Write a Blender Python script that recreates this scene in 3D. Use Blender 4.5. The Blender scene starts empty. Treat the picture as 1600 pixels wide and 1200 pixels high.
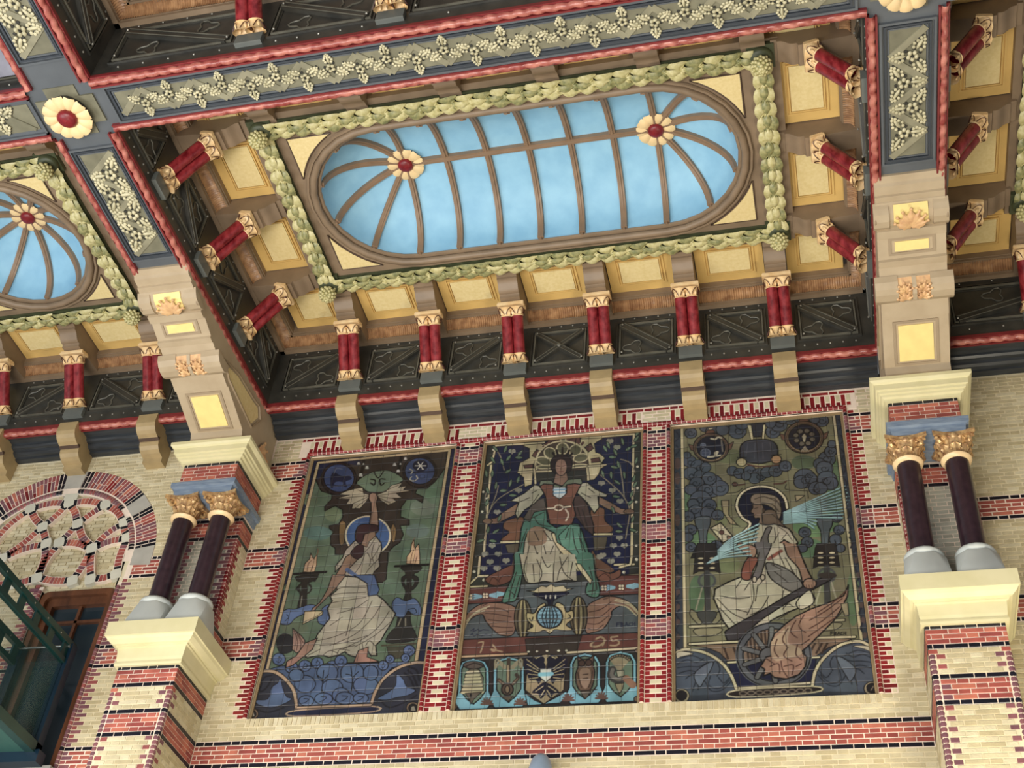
import bpy, math, random
from mathutils import Matrix, Vector
random.seed(7)
PI = math.pi
SC = bpy.context.scene
COL = SC.collection
sin, cos = math.sin, math.cos

# ------------------------------------------------------------ camera, light, exposure
cam_d = bpy.data.cameras.new('camera')
cam_d.sensor_width = 36.0
cam_d.lens = 36.0 * 1980.58 / 1600.0
cam_d.clip_end = 200
cam = bpy.data.objects.new('camera', cam_d)
COL.objects.link(cam)
yaw, pitch, roll = -0.30063986, 0.74414742, 0.10986704
fwd = Vector((sin(yaw) * cos(pitch), cos(yaw) * cos(pitch), sin(pitch)))
rgt = Vector((cos(yaw), -sin(yaw), 0))
upv = rgt.cross(fwd)
r2 = cos(roll) * rgt + sin(roll) * upv
u2 = -sin(roll) * rgt + cos(roll) * upv
mw = Matrix((r2, u2, -fwd)).transposed().to_4x4()
mw.translation = (0, -10.5, 1.6)
cam.matrix_world = mw
SC.camera = cam

W = bpy.data.worlds.new('world')
SC.world = W
W.use_nodes = True
W.node_tree.nodes['Background'].inputs['Color'].default_value = (0.93, 0.96, 1.0, 1)
W.node_tree.nodes['Background'].inputs['Strength'].default_value = 0.26

def area(name, loc, target, sx, sy, power, col):
    d = bpy.data.lights.new(name, 'AREA')
    d.shape = 'RECTANGLE'; d.size = sx; d.size_y = sy; d.energy = power; d.color = col
    o = bpy.data.objects.new(name, d); COL.objects.link(o)
    o.location = loc
    o.rotation_euler = (Vector(target) - Vector(loc)).to_track_quat('-Z', 'Y').to_euler()
    return o
area('hall_light', (-4.5, -10.5, 0.9), (-2.5, -2.0, 12), 8, 6, 1750, (1.0, 0.965, 0.90))
area('window_light', (-11.5, -7.5, 3.2), (-2.0, -1.5, 11.5), 3, 5, 460, (0.93, 0.97, 1.0))
area('lamp_light', (1.9, -3.2, 3.4), (1.0, -0.3, 7.2), 1.0, 1.0, 200, (1.0, 0.90, 0.70))
area('lamp_light', (-7.0, -3.4, 3.4), (-6.4, -0.6, 7.2), 1.0, 1.0, 85, (1.0, 0.92, 0.78))

SC.view_settings.view_transform = 'Standard'
SC.view_settings.look = 'None'
SC.view_settings.gamma = 1.0
SC.view_settings.use_curve_mapping = False
SC.view_settings.exposure = 0.13

# ------------------------------------------------------------ materials
def lin(c):
    c = c / 255.0
    return c / 12.92 if c <= 0.04045 else ((c + 0.055) / 1.055) ** 2.4
def rgb(t): return tuple(lin(v) for v in t)
MATS = {}
def mat(name, c, rough=0.6, var=0.12, scale=6.0, metal=0.0, bump=0.0, c2=None, coat=0.0, detail=4.0, stretch=None):
    if name in MATS: return MATS[name]
    m = bpy.data.materials.new(name); m.use_nodes = True
    nt = m.node_tree; N = nt.nodes; L = nt.links
    b = N['Principled BSDF']
    b.inputs['Roughness'].default_value = rough
    b.inputs['Metallic'].default_value = metal
    b.inputs['Coat Weight'].default_value = coat
    b.inputs['Coat Roughness'].default_value = 0.25
    g = N.new('ShaderNodeNewGeometry')
    src = g.outputs['Position']
    if stretch:
        mp = N.new('ShaderNodeMapping'); mp.inputs['Scale'].default_value = stretch
        L.new(src, mp.inputs['Vector']); src = mp.outputs['Vector']
    n = N.new('ShaderNodeTexNoise'); n.inputs['Scale'].default_value = scale; n.inputs['Detail'].default_value = detail
    L.new(src, n.inputs['Vector'])
    r = N.new('ShaderNodeValToRGB')
    r.color_ramp.elements[0].position = 0.32; r.color_ramp.elements[1].position = 0.68
    base = rgb(c)
    ca = tuple(max(0, v * (1 - var)) for v in base); cb = tuple(min(1, v * (1 + var)) for v in base)
    if c2: ca, cb = base, rgb(c2)
    r.color_ramp.elements[0].color = (*ca, 1); r.color_ramp.elements[1].color = (*cb, 1)
    L.new(n.outputs['Fac'], r.inputs['Fac']); L.new(r.outputs['Color'], b.inputs['Base Color'])
    if bump:
        bp = N.new('ShaderNodeBump'); bp.inputs['Strength'].default_value = bump; bp.inputs['Distance'].default_value = 0.01
        n2 = N.new('ShaderNodeTexNoise'); n2.inputs['Scale'].default_value = scale * 6
        L.new(src, n2.inputs['Vector'])
        L.new(n2.outputs['Fac'], bp.inputs['Height']); L.new(bp.outputs['Normal'], b.inputs['Normal'])
    MATS[name] = m
    return m

YB = [mat('yellow_brick_a', (198, 186, 152), 0.75, 0.10, 9, bump=0.3), mat('yellow_brick_b', (190, 177, 142), 0.75, 0.10, 9, bump=0.3),
      mat('yellow_brick_c', (206, 195, 163), 0.75, 0.10, 9, bump=0.3), mat('yellow_brick_d', (184, 170, 134), 0.75, 0.10, 9, bump=0.3)]
RB = [mat('red_brick_a', (158, 80, 70), 0.45, 0.15, 9), mat('red_brick_b', (172, 94, 80), 0.45, 0.15, 9), mat('red_brick_c', (144, 70, 64), 0.45, 0.15, 9), mat('red_brick_d', (184, 108, 88), 0.5, 0.15, 9)]
DR = [mat('dark_red_brick_a', (124, 28, 32), 0.35, 0.15, 9), mat('dark_red_brick_b', (112, 24, 30), 0.35, 0.15, 9), mat('dark_red_brick_c', (136, 36, 38), 0.35, 0.15, 9)]
PB = [mat('purple_brick_a', (132, 84, 88), 0.5, 0.15, 9), mat('purple_brick_b', (148, 80, 78), 0.5, 0.15, 9), mat('purple_brick_c', (116, 76, 84), 0.5, 0.15, 9)]
KB = [mat('black_brick_a', (14, 13, 24), 0.35, 0.2, 9), mat('black_brick_b', (20, 18, 30), 0.35, 0.2, 9)]
WB = [mat('white_brick_a', (206, 196, 164), 0.6, 0.08, 9), mat('white_brick_b', (196, 185, 152), 0.6, 0.08, 9)]
GB = [mat('grey_brick_a', (172, 168, 152), 0.7, 0.12, 9), mat('grey_brick_b', (158, 154, 138), 0.7, 0.12, 9)]
BR = {'y': YB, 'r': RB, 'd': DR, 'p': PB, 'k': KB, 'w': WB, 'g': GB}
M_MORT = mat('mortar', (232, 214, 196), 0.8, 0.06, 14)
M_MORTY = mat('yellow_mortar', (218, 206, 174), 0.8, 0.06, 14)
M_GREY = mat('grey_painted_wood', (92, 97, 102), 0.42, 0.10, 3)
M_GREYD = mat('dark_groove_paint', (58, 64, 72), 0.45, 0.10, 3)
M_DARK = mat('black_lacquered_wood', (46, 46, 43), 0.42, 0.30, 5, c2=(66, 64, 58), coat=0.12)
M_DARKL = mat('worn_black_paint', (96, 94, 84), 0.4, 0.25, 7)
M_NAVY = mat('navy_black_moulding', (50, 54, 58), 0.38, 0.35, 5, coat=0.2, stretch=(0.6, 6, 6))
M_ROPE = mat('red_rope_paint', (142, 58, 54), 0.36, 0.2, 9, c2=(204, 132, 116), coat=0.2)  # paler pink patches are the rope's highlights, put into the colour
M_ROPER = mat('red_fillet_paint', (122, 42, 44), 0.42, 0.15, 8)
M_SHAFT = mat('marbled_red_paint', (100, 18, 26), 0.25, 0.3, 16, c2=(158, 56, 60), coat=0.4, stretch=(1, 1, 0.5))
M_CAP = mat('cream_gold_paint', (232, 192, 136), 0.4, 0.15, 12, c2=(246, 216, 168))
M_CAPD = mat('dark_red_outline_paint', (70, 22, 16), 0.5, 0.1, 8)
M_BROWN = mat('brown_painted_wood', (136, 116, 94), 0.5, 0.14, 4)
M_BROWND = mat('dark_brown_paint', (84, 66, 54), 0.55, 0.12, 4)
M_FLUTE = mat('gilt_fluting', (140, 102, 72), 0.4, 0.2, 14, c2=(186, 146, 106))
M_YEL = mat('ochre_yellow_paint', (216, 180, 110), 0.5, 0.10, 3)
M_YELI = mat('pale_yellow_stipple', (224, 202, 142), 0.55, 0.06, 30, c2=(234, 214, 160))
M_YELB = mat('bright_yellow_inset', (242, 218, 142), 0.5, 0.05, 9)
M_GARG = mat('olive_green_leaf_paint', (118, 122, 82), 0.42, 0.2, 26, c2=(174, 168, 116))
M_GARY = mat('gilded_leaf_paint', (184, 176, 118), 0.42, 0.2, 26, c2=(212, 204, 156))
M_GARB = mat('deep_green_paint', (70, 76, 52), 0.5, 0.2, 12)
M_BLUE = mat('sky_blue_plaster', (138, 190, 222), 0.6, 0.06, 5, c2=(154, 204, 232))
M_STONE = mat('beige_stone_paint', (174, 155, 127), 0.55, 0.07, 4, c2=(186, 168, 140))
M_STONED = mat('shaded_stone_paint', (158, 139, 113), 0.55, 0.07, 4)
M_ACAN = mat('pale_orange_leaf_paint', (206, 160, 118), 0.45, 0.2, 16, c2=(232, 192, 140))
M_CREAM = mat('cream_stone', (212, 203, 158), 0.5, 0.06, 4, c2=(222, 213, 172))
M_COLM = mat('dark_porphyry', (40, 26, 34), 0.30, 0.3, 14, c2=(56, 38, 46), coat=0.2)
M_LGREY = mat('pale_grey_stone', (204, 209, 205), 0.5, 0.05, 5)
M_BRONZE = mat('bronze_gilding', (158, 118, 84), 0.34, 0.3, 26, metal=0.35, c2=(226, 190, 134))
M_SLAB = mat('blue_grey_slate', (104, 120, 142), 0.4, 0.2, 8, c2=(132, 146, 162), stretch=(1, 6, 6))
M_KHAKI = mat('khaki_relief_ground', (104, 102, 84), 0.55, 0.2, 5, c2=(130, 127, 106))
M_DKHAKI = mat('dark_relief_shadow_paint', (44, 44, 40), 0.6, 0.1, 9)
M_KHAKL = mat('pale_relief_paint', (176, 170, 138), 0.5, 0.2, 10, c2=(214, 206, 172))
M_PETAL = mat('petal_cream_paint', (238, 208, 156), 0.45, 0.08, 7)
M_HEART = mat('dark_red_heart', (124, 24, 32), 0.4, 0.2, 20)
M_RIB = mat('brown_rib_paint', (140, 114, 90), 0.5, 0.12, 5)
M_TAN = mat('tan_corbel_paint', (168, 146, 106), 0.5, 0.10, 6)
M_WOOD = mat('varnished_wood', (78, 46, 28), 0.4, 0.25, 4, c2=(108, 66, 40), stretch=(3, 3, 0.6))
M_STEEL = mat('dark_green_steel', (12, 52, 50), 0.35, 0.2, 3)
M_STEELN = mat('navy_green_steel', (12, 36, 52), 0.35, 0.2, 3)
M_ROD = mat('bright_steel_rod', (150, 156, 152), 0.25, 0.05, 5, metal=0.8)
M_RIVET = mat('worn_rivet_metal', (150, 148, 140), 0.35, 0.1, 5, metal=0.4)
M_CEIL = mat('ceiling_board', (120, 104, 88), 0.7, 0.1, 2)
M_FLOOR = mat('stone_floor', (176, 160, 138), 0.5, 0.08, 1.2)
M_GROUT = mat('dark_tile_grout', (46, 42, 38), 0.7, 0.1, 8)
M_FRAME = mat('brown_tile_edge', (136, 116, 86), 0.5, 0.12, 8)

def glass(name, col, alpha):
    m = bpy.data.materials.new(name); m.use_nodes = True
    b = m.node_tree.nodes['Principled BSDF']
    b.inputs['Base Color'].default_value = (*rgb(col), 1)
    b.inputs['Roughness'].default_value = 0.02
    b.inputs['Alpha'].default_value = alpha
    b.inputs['Specular IOR Level'].default_value = 0.6
    n = m.node_tree.nodes.new('ShaderNodeTexNoise'); n.inputs['Scale'].default_value = 1.5
    r = m.node_tree.nodes.new('ShaderNodeMapRange')
    r.inputs['To Min'].default_value = 0.10; r.inputs['To Max'].default_value = 0.16
    m.node_tree.links.new(n.outputs['Fac'], r.inputs['Value'])
    m.node_tree.links.new(r.outputs['Result'], b.inputs['Roughness'])
    return m
M_GLASS = glass('green_tinted_glass', (50, 88, 84), 0.12)
M_PANE = mat('dark_window_glass', (22, 38, 50), 0.16, 0.3, 1.5, c2=(44, 54, 58))

# ------------------------------------------------------------ mesh building
class MB:
    def __init__(s): s.v = []; s.f = []; s.m = []; s.sm = []
    def add(s, vs, fs, mi=0, smooth=False, xf=None):
        b = len(s.v)
        if xf is not None: vs = [xf @ Vector(p) for p in vs]
        s.v += [tuple(p) for p in vs]
        for f in fs: s.f.append(tuple(i + b for i in f)); s.m.append(mi); s.sm.append(smooth)
        return s
    def box(s, x0, x1, y0, y1, z0, z1, mi=0, xf=None):
        return s.add([(x0,y0,z0),(x1,y0,z0),(x1,y1,z0),(x0,y1,z0),(x0,y0,z1),(x1,y0,z1),(x1,y1,z1),(x0,y1,z1)],
                     [(0,3,2,1),(4,5,6,7),(0,1,5,4),(1,2,6,5),(2,3,7,6),(3,0,4,7)], mi, False, xf)
    def prism(s, poly, t0, t1, fn, mi=0, smooth=False, caps=True):
        n = len(poly)
        vs = [fn(a, b, t0) for a, b in poly] + [fn(a, b, t1) for a, b in poly]
        fs = [(i, (i+1) % n, n + (i+1) % n, n + i) for i in range(n)]
        s.add(vs, fs, mi, smooth)
        if caps: s.add(vs, [tuple(range(n-1, -1, -1)), tuple(range(n, 2*n))], mi, False)
        return s
    def lathe(s, prof, n=16, mi=0, xf=None, a0=0, a1=2*PI, smooth=True):
        vs = []; fs = []; full = abs(a1 - a0 - 2*PI) < 1e-6
        cols = n if full else n + 1
        for j in range(cols):
            a = a0 + (a1-a0) * j / n
            for r, z in prof: vs.append((r*cos(a), r*sin(a), z))
        k = len(prof)
        for j in range(n):
            j2 = (j+1) % cols
            for i in range(k-1): fs.append((j*k+i, j2*k+i, j2*k+i+1, j*k+i+1))
        return s.add(vs, fs, mi, smooth, xf)
    def tube(s, pts, r, n=8, mi=0, closed=False, smooth=True, up=(0,0,1), flat=None, caps=True):
        # flat=(w,h): rectangular section, w sideways and h along up
        pts = [Vector(p) for p in pts]; m = len(pts); vs = []; U0 = Vector(up)
        for i, p in enumerate(pts):
            a = pts[(i-1) % m] if (closed or i > 0) else p
            b = pts[(i+1) % m] if (closed or i < m-1) else p
            t = (b - a).normalized()
            side = t.cross(U0)
            side = side.normalized() if side.length > 1e-5 else t.orthogonal().normalized()
            u = side.cross(t).normalized()
            rr = r[i] if isinstance(r, (list, tuple)) else r
            if flat:
                for (x, y) in flat: vs.append(p + side*x + u*y)
            else:
                for k in range(n):
                    a_ = 2*PI*k/n
                    vs.append(p + side*rr*cos(a_) + u*rr*sin(a_))
        q = len(flat) if flat else n
        fs = []
        for i in range(m if closed else m-1):
            i2 = (i+1) % m
            for k in range(q): fs.append((i*q+k, i*q+(k+1) % q, i2*q+(k+1) % q, i2*q+k))
        s.add(vs, fs, mi, smooth and not flat)
        if not closed and caps:
            s.add([vs[i] for i in range(q)], [tuple(range(q-1, -1, -1))], mi)
            s.add([vs[(m-1)*q+i] for i in range(q)], [tuple(range(q))], mi)
        return s
    def ell(s, c, r, n=8, k=5, mi=0, xf=None):
        T = Matrix.Translation(c) @ Matrix.Diagonal((r[0], r[1], r[2], 1))
        if xf is not None: T = xf @ T
        return s.lathe([(sin(PI*i/k) if 0 < i < k else 1e-4, -cos(PI*i/k)) for i in range(k+1)], n, mi, T)
    def mesh(s, name, mats):
        me = bpy.data.meshes.new(name)
        me.from_pydata(s.v, [], s.f)
        for m in mats: me.materials.append(m)
        me.polygons.foreach_set('material_index', s.m)
        me.polygons.foreach_set('use_smooth', s.sm)
        if any(s.sm): me.set_sharp_from_angle(angle=math.radians(50))
        me.update()
        return me
    def build(s, name, mats, parent=None, loc=None, rot=None):
        if not isinstance(mats, (list, tuple)): mats = [mats]
        return put(name, s.mesh(name, mats), parent, loc, rot)
def put(name, me, parent=None, loc=None, rot=None, scale=None):
    o = bpy.data.objects.new(name, me); COL.objects.link(o)
    if parent is not None: o.parent = parent
    if loc is not None: o.location = loc
    if rot is not None: o.rotation_euler = rot
    if scale is not None: o.scale = scale
    return o
def tag(o, label=None, cat=None, group=None, kind=None):
    if label: o['label'] = label
    if cat: o['category'] = cat
    if group: o['group'] = group
    if kind: o['kind'] = kind
    return o
def thing(name, label, cat, loc=(0,0,0), rz=0, group=None, kind=None):
    o = put(name, None, None, loc, (0,0,rz))
    return tag(o, label, cat, group, kind)
XZ = lambda a, b, t: (t, a, b)      # profile (y,z) swept along x
def ring_prism(mb, prof, x0, x1, yf, mi=0, back=0.0, caps=True):
    # profile of (projection, z) carried round three sides of a pier: left return, front, right return
    vs = []; k = len(prof)
    for (px, py) in ((0, 0), (0, 1), (1, 1), (1, 0)):
        for p, z in prof:
            x = x0 - p if px == 0 else x1 + p
            y = back if py == 0 else yf - p
            vs.append((x, y, z))
    fs = []
    for c in range(3):
        for i in range(k-1): fs.append((c*k+i, (c+1)*k+i, (c+1)*k+i+1, c*k+i+1))
    mb.add(vs, fs, mi)
    if caps:
        mb.add(vs, [(0, k, 2*k, 3*k), (k-1, 4*k-1, 3*k-1, 2*k-1)], mi)
    return mb

# ------------------------------------------------------------ levels and plan
C = 0.0475; Z1 = 7.245                     # brick course height; top of the lowest black course
ZB = 11.30                                  # underside of the ceiling beams
YW = -0.45                                  # wall-side frieze plane
YC = -4.45; YC2 = -5.03                     # cross beam
PXL, PXR, PH = -6.43, 1.195, 0.33           # pier centres and half width
def kz(k): return Z1 + k * C

# ------------------------------------------------------------ bricks
BCACHE = {}
def brick_mesh(w, h, m, d=0.022):
    key = (round(w, 3), round(h, 3), m.name)
    if key not in BCACHE:
        mb = MB(); b = 0.0025
        x, z = w/2, h/2
        vs = [(-x,d,-z),(x,d,-z),(x,d,z),(-x,d,z),(-x,b,-z),(x,b,-z),(x,b,z),(-x,b,z),(-x+b,0,-z+b),(x-b,0,-z+b),(x-b,0,z-b),(-x+b,0,z-b)]
        fs = []
        for a in (0, 4):
            for i in range(4): fs.append((a+i, a+(i+1) % 4, a+4+(i+1) % 4, a+4+i))
        fs.append((8, 9, 10, 11))
        mb.add(vs, fs)
        BCACHE[key] = mb.mesh('brick', [m])
    return BCACHE[key]
class Bricks:
    """bricks of one owner: the first `limit` that come get objects of their own, the rest are one stuff mesh"""
    allm = [m for k in 'yrdpkwg' for m in BR[k]]
    def __init__(s, owner, limit=300): s.o = owner; s.n = 0; s.lim = limit; s.rest = MB()
    def one(s, P, th, u, z, w, h, kind, single=True, proud=0.0, rotm=None):
        m = random.choice(BR[kind])
        ox, oy = P
        du, dn = (cos(th), sin(th)), (sin(th), -cos(th))
        x = ox + du[0]*u + dn[0]*proud; y = oy + du[1]*u + dn[1]*proud
        if single and s.n < s.lim:
            s.n += 1
            o = put('brick', brick_mesh(w, h, m), s.o, (x, y, z), (0, 0, th))
            if rotm: o.rotation_euler = (0, rotm, 0)
        else:
            xf = Matrix.Translation((x, y, z)) @ Matrix.Rotation(th, 4, 'Z')
            if rotm: xf = Matrix.Translation((x, y, z)) @ Matrix.Rotation(rotm, 4, 'Y')
            d, b = 0.022, 0.0025; X, Z = w/2, h/2
            s.rest.add([(-X,d,-Z),(X,d,-Z),(X,d,Z),(-X,d,Z),(-X+b,0,-Z+b),(X-b,0,-Z+b),(X-b,0,Z-b),(-X+b,0,Z-b)],
                       [(0,1,5,4),(1,2,6,5),(2,3,7,6),(3,0,4,7),(4,5,6,7)], s.allm.index(m), False, xf)
    def row(s, P, th, k, ivs, kind, single=True, phase=None, h=C-0.008, ends=None):
        # Flemish course of stretchers and headers, clipped to the intervals ivs
        S, H, J = 0.182, 0.088, 0.009
        per = S + H + 2*J
        z = kz(k) + C/2
        ph = (per/2 if k % 2 else 0) if phase is None else phase
        for a, b in ivs:
            u = math.floor((a - ph)/per)*per + ph
            while u < b:
                for w in (S, H):
                    l, r = max(u, a), min(u + w, b)
                    if r - l > 0.018:
                        kk = kind
                        if callable(kind): kk = kind((l+r)/2)
                        s.one(P, th, (l+r)/2, z, r-l, h, kk, single)
                    u += w + J
    def finish(s):
        if s.rest.v: tag(s.rest.build('brickwork', s.allm, s.o), kind='stuff')
def band(k):
    """colour key of course k from the bands that run round the hall"""
    for top in (-1, 24, 48, 74):
        if top - 5 <= k <= top: return 'k' if k in (top, top-5) else 'r'
    return None
# ------------------------------------------------------------ floor
tag(MB().box(-16, 10, -22, 0.3, -0.2, 0.0).build('floor', M_FLOOR), kind='structure')

# pictures: x0, x1 ; bottom, top
PICS = [(-5.615, -3.832), (-3.512, -1.692), (-1.388, 0.452)]
PZ0, PZ1 = kz(5), 10.87
X0L, X0R = PXL + PH, PXR - PH               # inner faces of the two piers

# ------------------------------------------------------------ wall_back (main bay and the bays either side)
QL, QR = PICS[0][0] - 0.05, PICS[2][1] + 0.05
w = MB()
zt = 11.34
def slab(x0, x1, z0, z1, mi=0, y=0.006): w.box(x0, x1, y, 0.35, z0, z1, mi)
slab(X0L - 0.4, X0R + 0.4, 5.2, PZ0, 1)
for a, b in ((X0L - 0.4, PICS[0][0]), (PICS[0][1], PICS[1][0]), (PICS[1][1], PICS[2][0]), (PICS[2][1], X0R + 0.4)): slab(a, b, PZ0, PZ1, 1)
slab(X0L - 0.4, X0R + 0.4, PZ1, zt)
slab(X0R + 0.4, 6.0, 5.2, zt, 1)
for a, b in PICS: w.box(a, b, 0.075, 0.35, PZ0, PZ1, 0)
# left bay with window opening
WX0, WX1, WZT = -8.53, -7.60, 9.19
slab(WX1, X0L - 0.4, 5.2, WZT, 1); slab(-12.0, WX0, 5.2, WZT, 1); slab(-12.0, -8.68 - 1.06, WZT, zt, 1); slab(-8.68 + 1.06, X0L - 0.4, WZT, zt, 1); AX, AZ, ARO, ARI = -8.68, 9.53, 1.41, 1.06
slab(WX0, WX1, WZT, AZ - .0, 1, .06); slab(AX - ARI, WX0, WZT, AZ, 1, .06); slab(WX1, AX + ARI, WZT, AZ, 1, .006)
for i in range(40):
    a0, a1 = PI*i/40, PI*(i+1)/40
    xa, xb = AX + ARI*cos(a0), AX + ARI*cos(a1)
    w.prism([(xa, AZ + ARI*sin(a0)), (xb, AZ + ARI*sin(a1)), (xb, zt), (xa, zt)], .006, .35, lambda p, q, t: (p, t, q), 1)
w.box(AX - ARI, AX + ARI, .07, .35, AZ, AZ + ARI, 1)
for top in (-1, 24, 48, 74):
    zz = (kz(top - 5) - .004, kz(top + 1) + .004)
    for a, b in ((X0L, PICS[0][0] if top > 5 else X0R), (PICS[2][1] if top > 5 else X0R, X0R)):
        if b > a: w.box(a, b, .003, .02, zz[0], zz[1], 0)
    if top < 70: w.box(X0R + 2*PH, 4.2, .003, .02, zz[0], zz[1], 0); w.box(-7.55, X0L - 2*PH, .003, .02, zz[0], zz[1], 0)
w.box(QL - .10, QR + .10, .0022, .02, PZ1, kz(82), 0)
w.box(QL - .122, PICS[0][0], .0036, .02, PZ0, PZ1, 0); w.box(PICS[2][1], QR + .122, .0036, .02, PZ0, PZ1, 0)
wall = tag(w.build('wall_back', [M_MORT, M_MORTY]), kind='structure')
B = Bricks(wall)
O = (0, 0)
# the low band of black and red stretchers first: these show largest and are single bricks
for k in range(-1, -7, -1): B.row(O, 0, k, [(X0L + .004, X0R - .004)], band(k), True)
for k in range(-16, -6): B.row(O, 0, k, [(X0L + .004, X0R - .004)], 'y', False)
for k in range(0, 3): B.row(O, 0, k, [(X0L + .004, X0R - .004)], 'y', False)
QL, QR = PICS[0][0] - 0.05, PICS[2][1] + 0.05
for k in (3, 4): B.row(O, 0, k, [(X0L + .004, PICS[0][0] - .005), (PICS[2][1] + .005, X0R - .004)], 'y', False)
x = PICS[0][0] + 0.003                       # soldiers under the pictures
while x < PICS[2][1] - 0.02:
    B.one(O, 0, x + 0.022, (kz(3) + kz(5))/2, 0.041, 0.087, 'y', False, 0.002); x += 0.0495
for k in range(5, 82):
    bd = band(k)
    e = 0.062 if k % 2 else 0.118
    ends = [(X0L + .004, QL - e - .008), (QR + e + .008, X0R - .004)]
    if k > 75: ends = [(X0L + .004, QL - .104), (QR + .104, X0R - .004)]
    B.row(O, 0, k, ends, bd or 'y', False)
    if k <= 75:                              # toothed quoins
        kk = 'k' if bd == 'k' else ('p' if bd else 'd')
        for s, q in ((-1, QL), (1, QR)): B.one(O, 0, q + s*e/2, kz(k) + C/2, e, C - .008, kk, False)
# lintel: dark stretcher course, soldiers, then the bullnose row
B.row(O, 0, 81, [(QL - .1, QR + .1)], 'd', False)
x = QL + 0.01; i = 0
piers_x = [(PICS[0][1], PICS[1][0]), (PICS[1][1], PICS[2][0])]
while x < QR:
    xc = x + 0.026
    inp = any(a - .01 < xc < b + .01 for a, b in piers_x)
    if not inp:
        if i % 2: B.one(O, 0, xc, 11.005, 0.046, 0.155, 'd', False)
        else:
            B.one(O, 0, xc, 11.035, 0.046, 0.095, 'w', False); B.one(O, 0, xc, 10.953, 0.046, 0.050, 'd', False)
    x += 0.054; i += 1
for a, b in piers_x:
    for j in range(3): B.row(O, 0, 78 + j, [(a - .01, b + .01)], 'w', False)
    B.row(O, 0, 77, [(a + .05, b - .05)], 'w', False)
    B.row(O, 0, 76, [(a + .05, b - .05)], 'd', False)
# right bay
for k in range(-8, 82):
    bd = band(k) if k < 69 else None
    B.row(O, 0, k, [(PXR + PH + .004, 4.2)], bd or 'y', False)
# left bay: clipped by the arch and the window with its toothed jamb
AX, AZ, ARO, ARI = -8.68, 9.53, 1.41, 1.06
for k in range(-8, 82):
    z = kz(k) + C/2
    bd = band(k) if k < 69 else None
    a0 = -10.8
    if z > AZ:
        q = ARO*ARO - (z-AZ)**2
        if q > 0:
            q = math.sqrt(q); ivs = [(a0, AX - q - .005), (AX + q + .005, X0L - 2*PH - .004)]
        else: ivs = [(a0, X0L - 2*PH - .004)]
    elif z > 9.27: ivs = [(AX + 1.2, X0L - 2*PH - .004)]
    else:
        e = 0.17 if k % 2 else 0.11
        ivs = [(WX1 + e + .008, X0L - 2*PH - .004), (AX - .9, WX0 - e - .008)]
        kk = 'k' if bd == 'k' else 'p'
        for s, q in ((1, WX1), (-1, WX0)):
            B.one(O, 0, q + s*(e+.052)/2, z, e - .052, C - .008, kk, False)
    B.row(O, 0, k, ivs, bd or 'y', False)
B.finish()
# bullnose bricks round the pictures, the mullions and the window: one moulded brick per course
def nose(w_, h, m):
    key = ('nose', w_, h, m.name)
    if key not in BCACHE:
        mb = MB(); r = w_/2
        prof = [(-r + r*(1-cos(a)), -0.026*sin(a)) for a in [PI*j/6 for j in range(7)]] + [(r, 0.02), (-r, 0.02)]
        mb.prism(prof, -h/2, h/2, lambda a, b, t: (a, b, t), 0, False)
        BCACHE[key] = mb.mesh('brick', [m])
    return BCACHE[key]
def noses(owner, x, k0, k1, wd=0.044, base='d'):
    r = wd/2
    prof = [(-r + r*(1-cos(a)), -0.0215*sin(a)) for a in [PI*j/6 for j in range(7)]] + [(r, 0.02), (-r, 0.02)]
    MB().prism(prof, kz(k0), kz(k1), lambda a, b, t: (x + a, b, t)).build('mortar_roll', M_MORT, owner)
    for k in range(k0, k1):
        bd = band(k)
        kk = base if not bd else ('k' if bd == 'k' else 'p')
        put('brick', nose(wd, C - .006, random.choice(BR[kk])), owner, (x, 0, kz(k) + C/2))
# pillars between the pictures
for n, (a, b) in enumerate(piers_x):
    t = tag(MB().box(a + .001, b - .001, .004, .30, PZ0, kz(78)).build('trim_%d' % (n + 1), M_MORT), kind='structure')
    Q = Bricks(t, 160)
    noses(t, a + .023, 5, 76); noses(t, b - .023, 5, 76)
    l, r = a + .052, b - .052; wd = r - l
    for k in range(5, 76):
        bd = band(k); z = kz(k) + C/2; h = C - .008
        if bd:
            kk = 'k' if bd == 'k' else 'p'
            if k % 2: spl = [(l, l + wd*.28), (l + wd*.30, r - wd*.30), (r - wd*.28, r)]
            else: spl = [(l, l + wd*.48), (l + wd*.52, r)]
            for p, q in spl: Q.one(O, 0, (p+q)/2, z, q-p, h, kk)
        elif k % 2:
            for p, q, kk in ((l, l + wd*.22, 'd'), (l + wd*.25, r - wd*.25, 'w'), (r - wd*.22, r, 'd')): Q.one(O, 0, (p+q)/2, z, q-p, h, kk)
        else:
            for p, q in ((l, l + wd*.485), (r - wd*.485, r)): Q.one(O, 0, (p+q)/2, z, q-p, h, 'd')
    Q.finish()
# picture surround: outer bullnoses and the bullnose lintel
t = tag(MB().box(QL + .001, PICS[0][0] - .001, .004, .3, PZ0, PZ1 + .05).box(PICS[2][1] + .001, QR - .001, .004, .3, PZ0, PZ1 + .05)
        .box(QL, QR, .004, .3, PZ1 + .004, PZ1 + .05).build('trim_3', M_MORT), kind='structure')
noses(t, QL + .026, 5, 77); noses(t, QR - .026, 5, 77)
x = QL + .055; nb = 0
MB().prism([(-.0215*sin(PI*j/6), PZ1 + .026 - .024*cos(PI*j/6)) for j in range(7)] + [(.02, PZ1 + .05), (.02, PZ1)], QL + .03, QR - .03, XZ).build('mortar_roll', M_MORT, t)
while x < QR - .05 and nb < 140:
    o = put('brick', nose(.05, .047, random.choice(DR)), t, (x, 0.0, PZ1 + .026), (0, PI/2, 0)); x += 0.054; nb += 1
t = tag(MB().box(WX1, WX1 + .052, .004, .3, 6.2, 9.25).build('trim_4', M_MORT), kind='structure')
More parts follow.
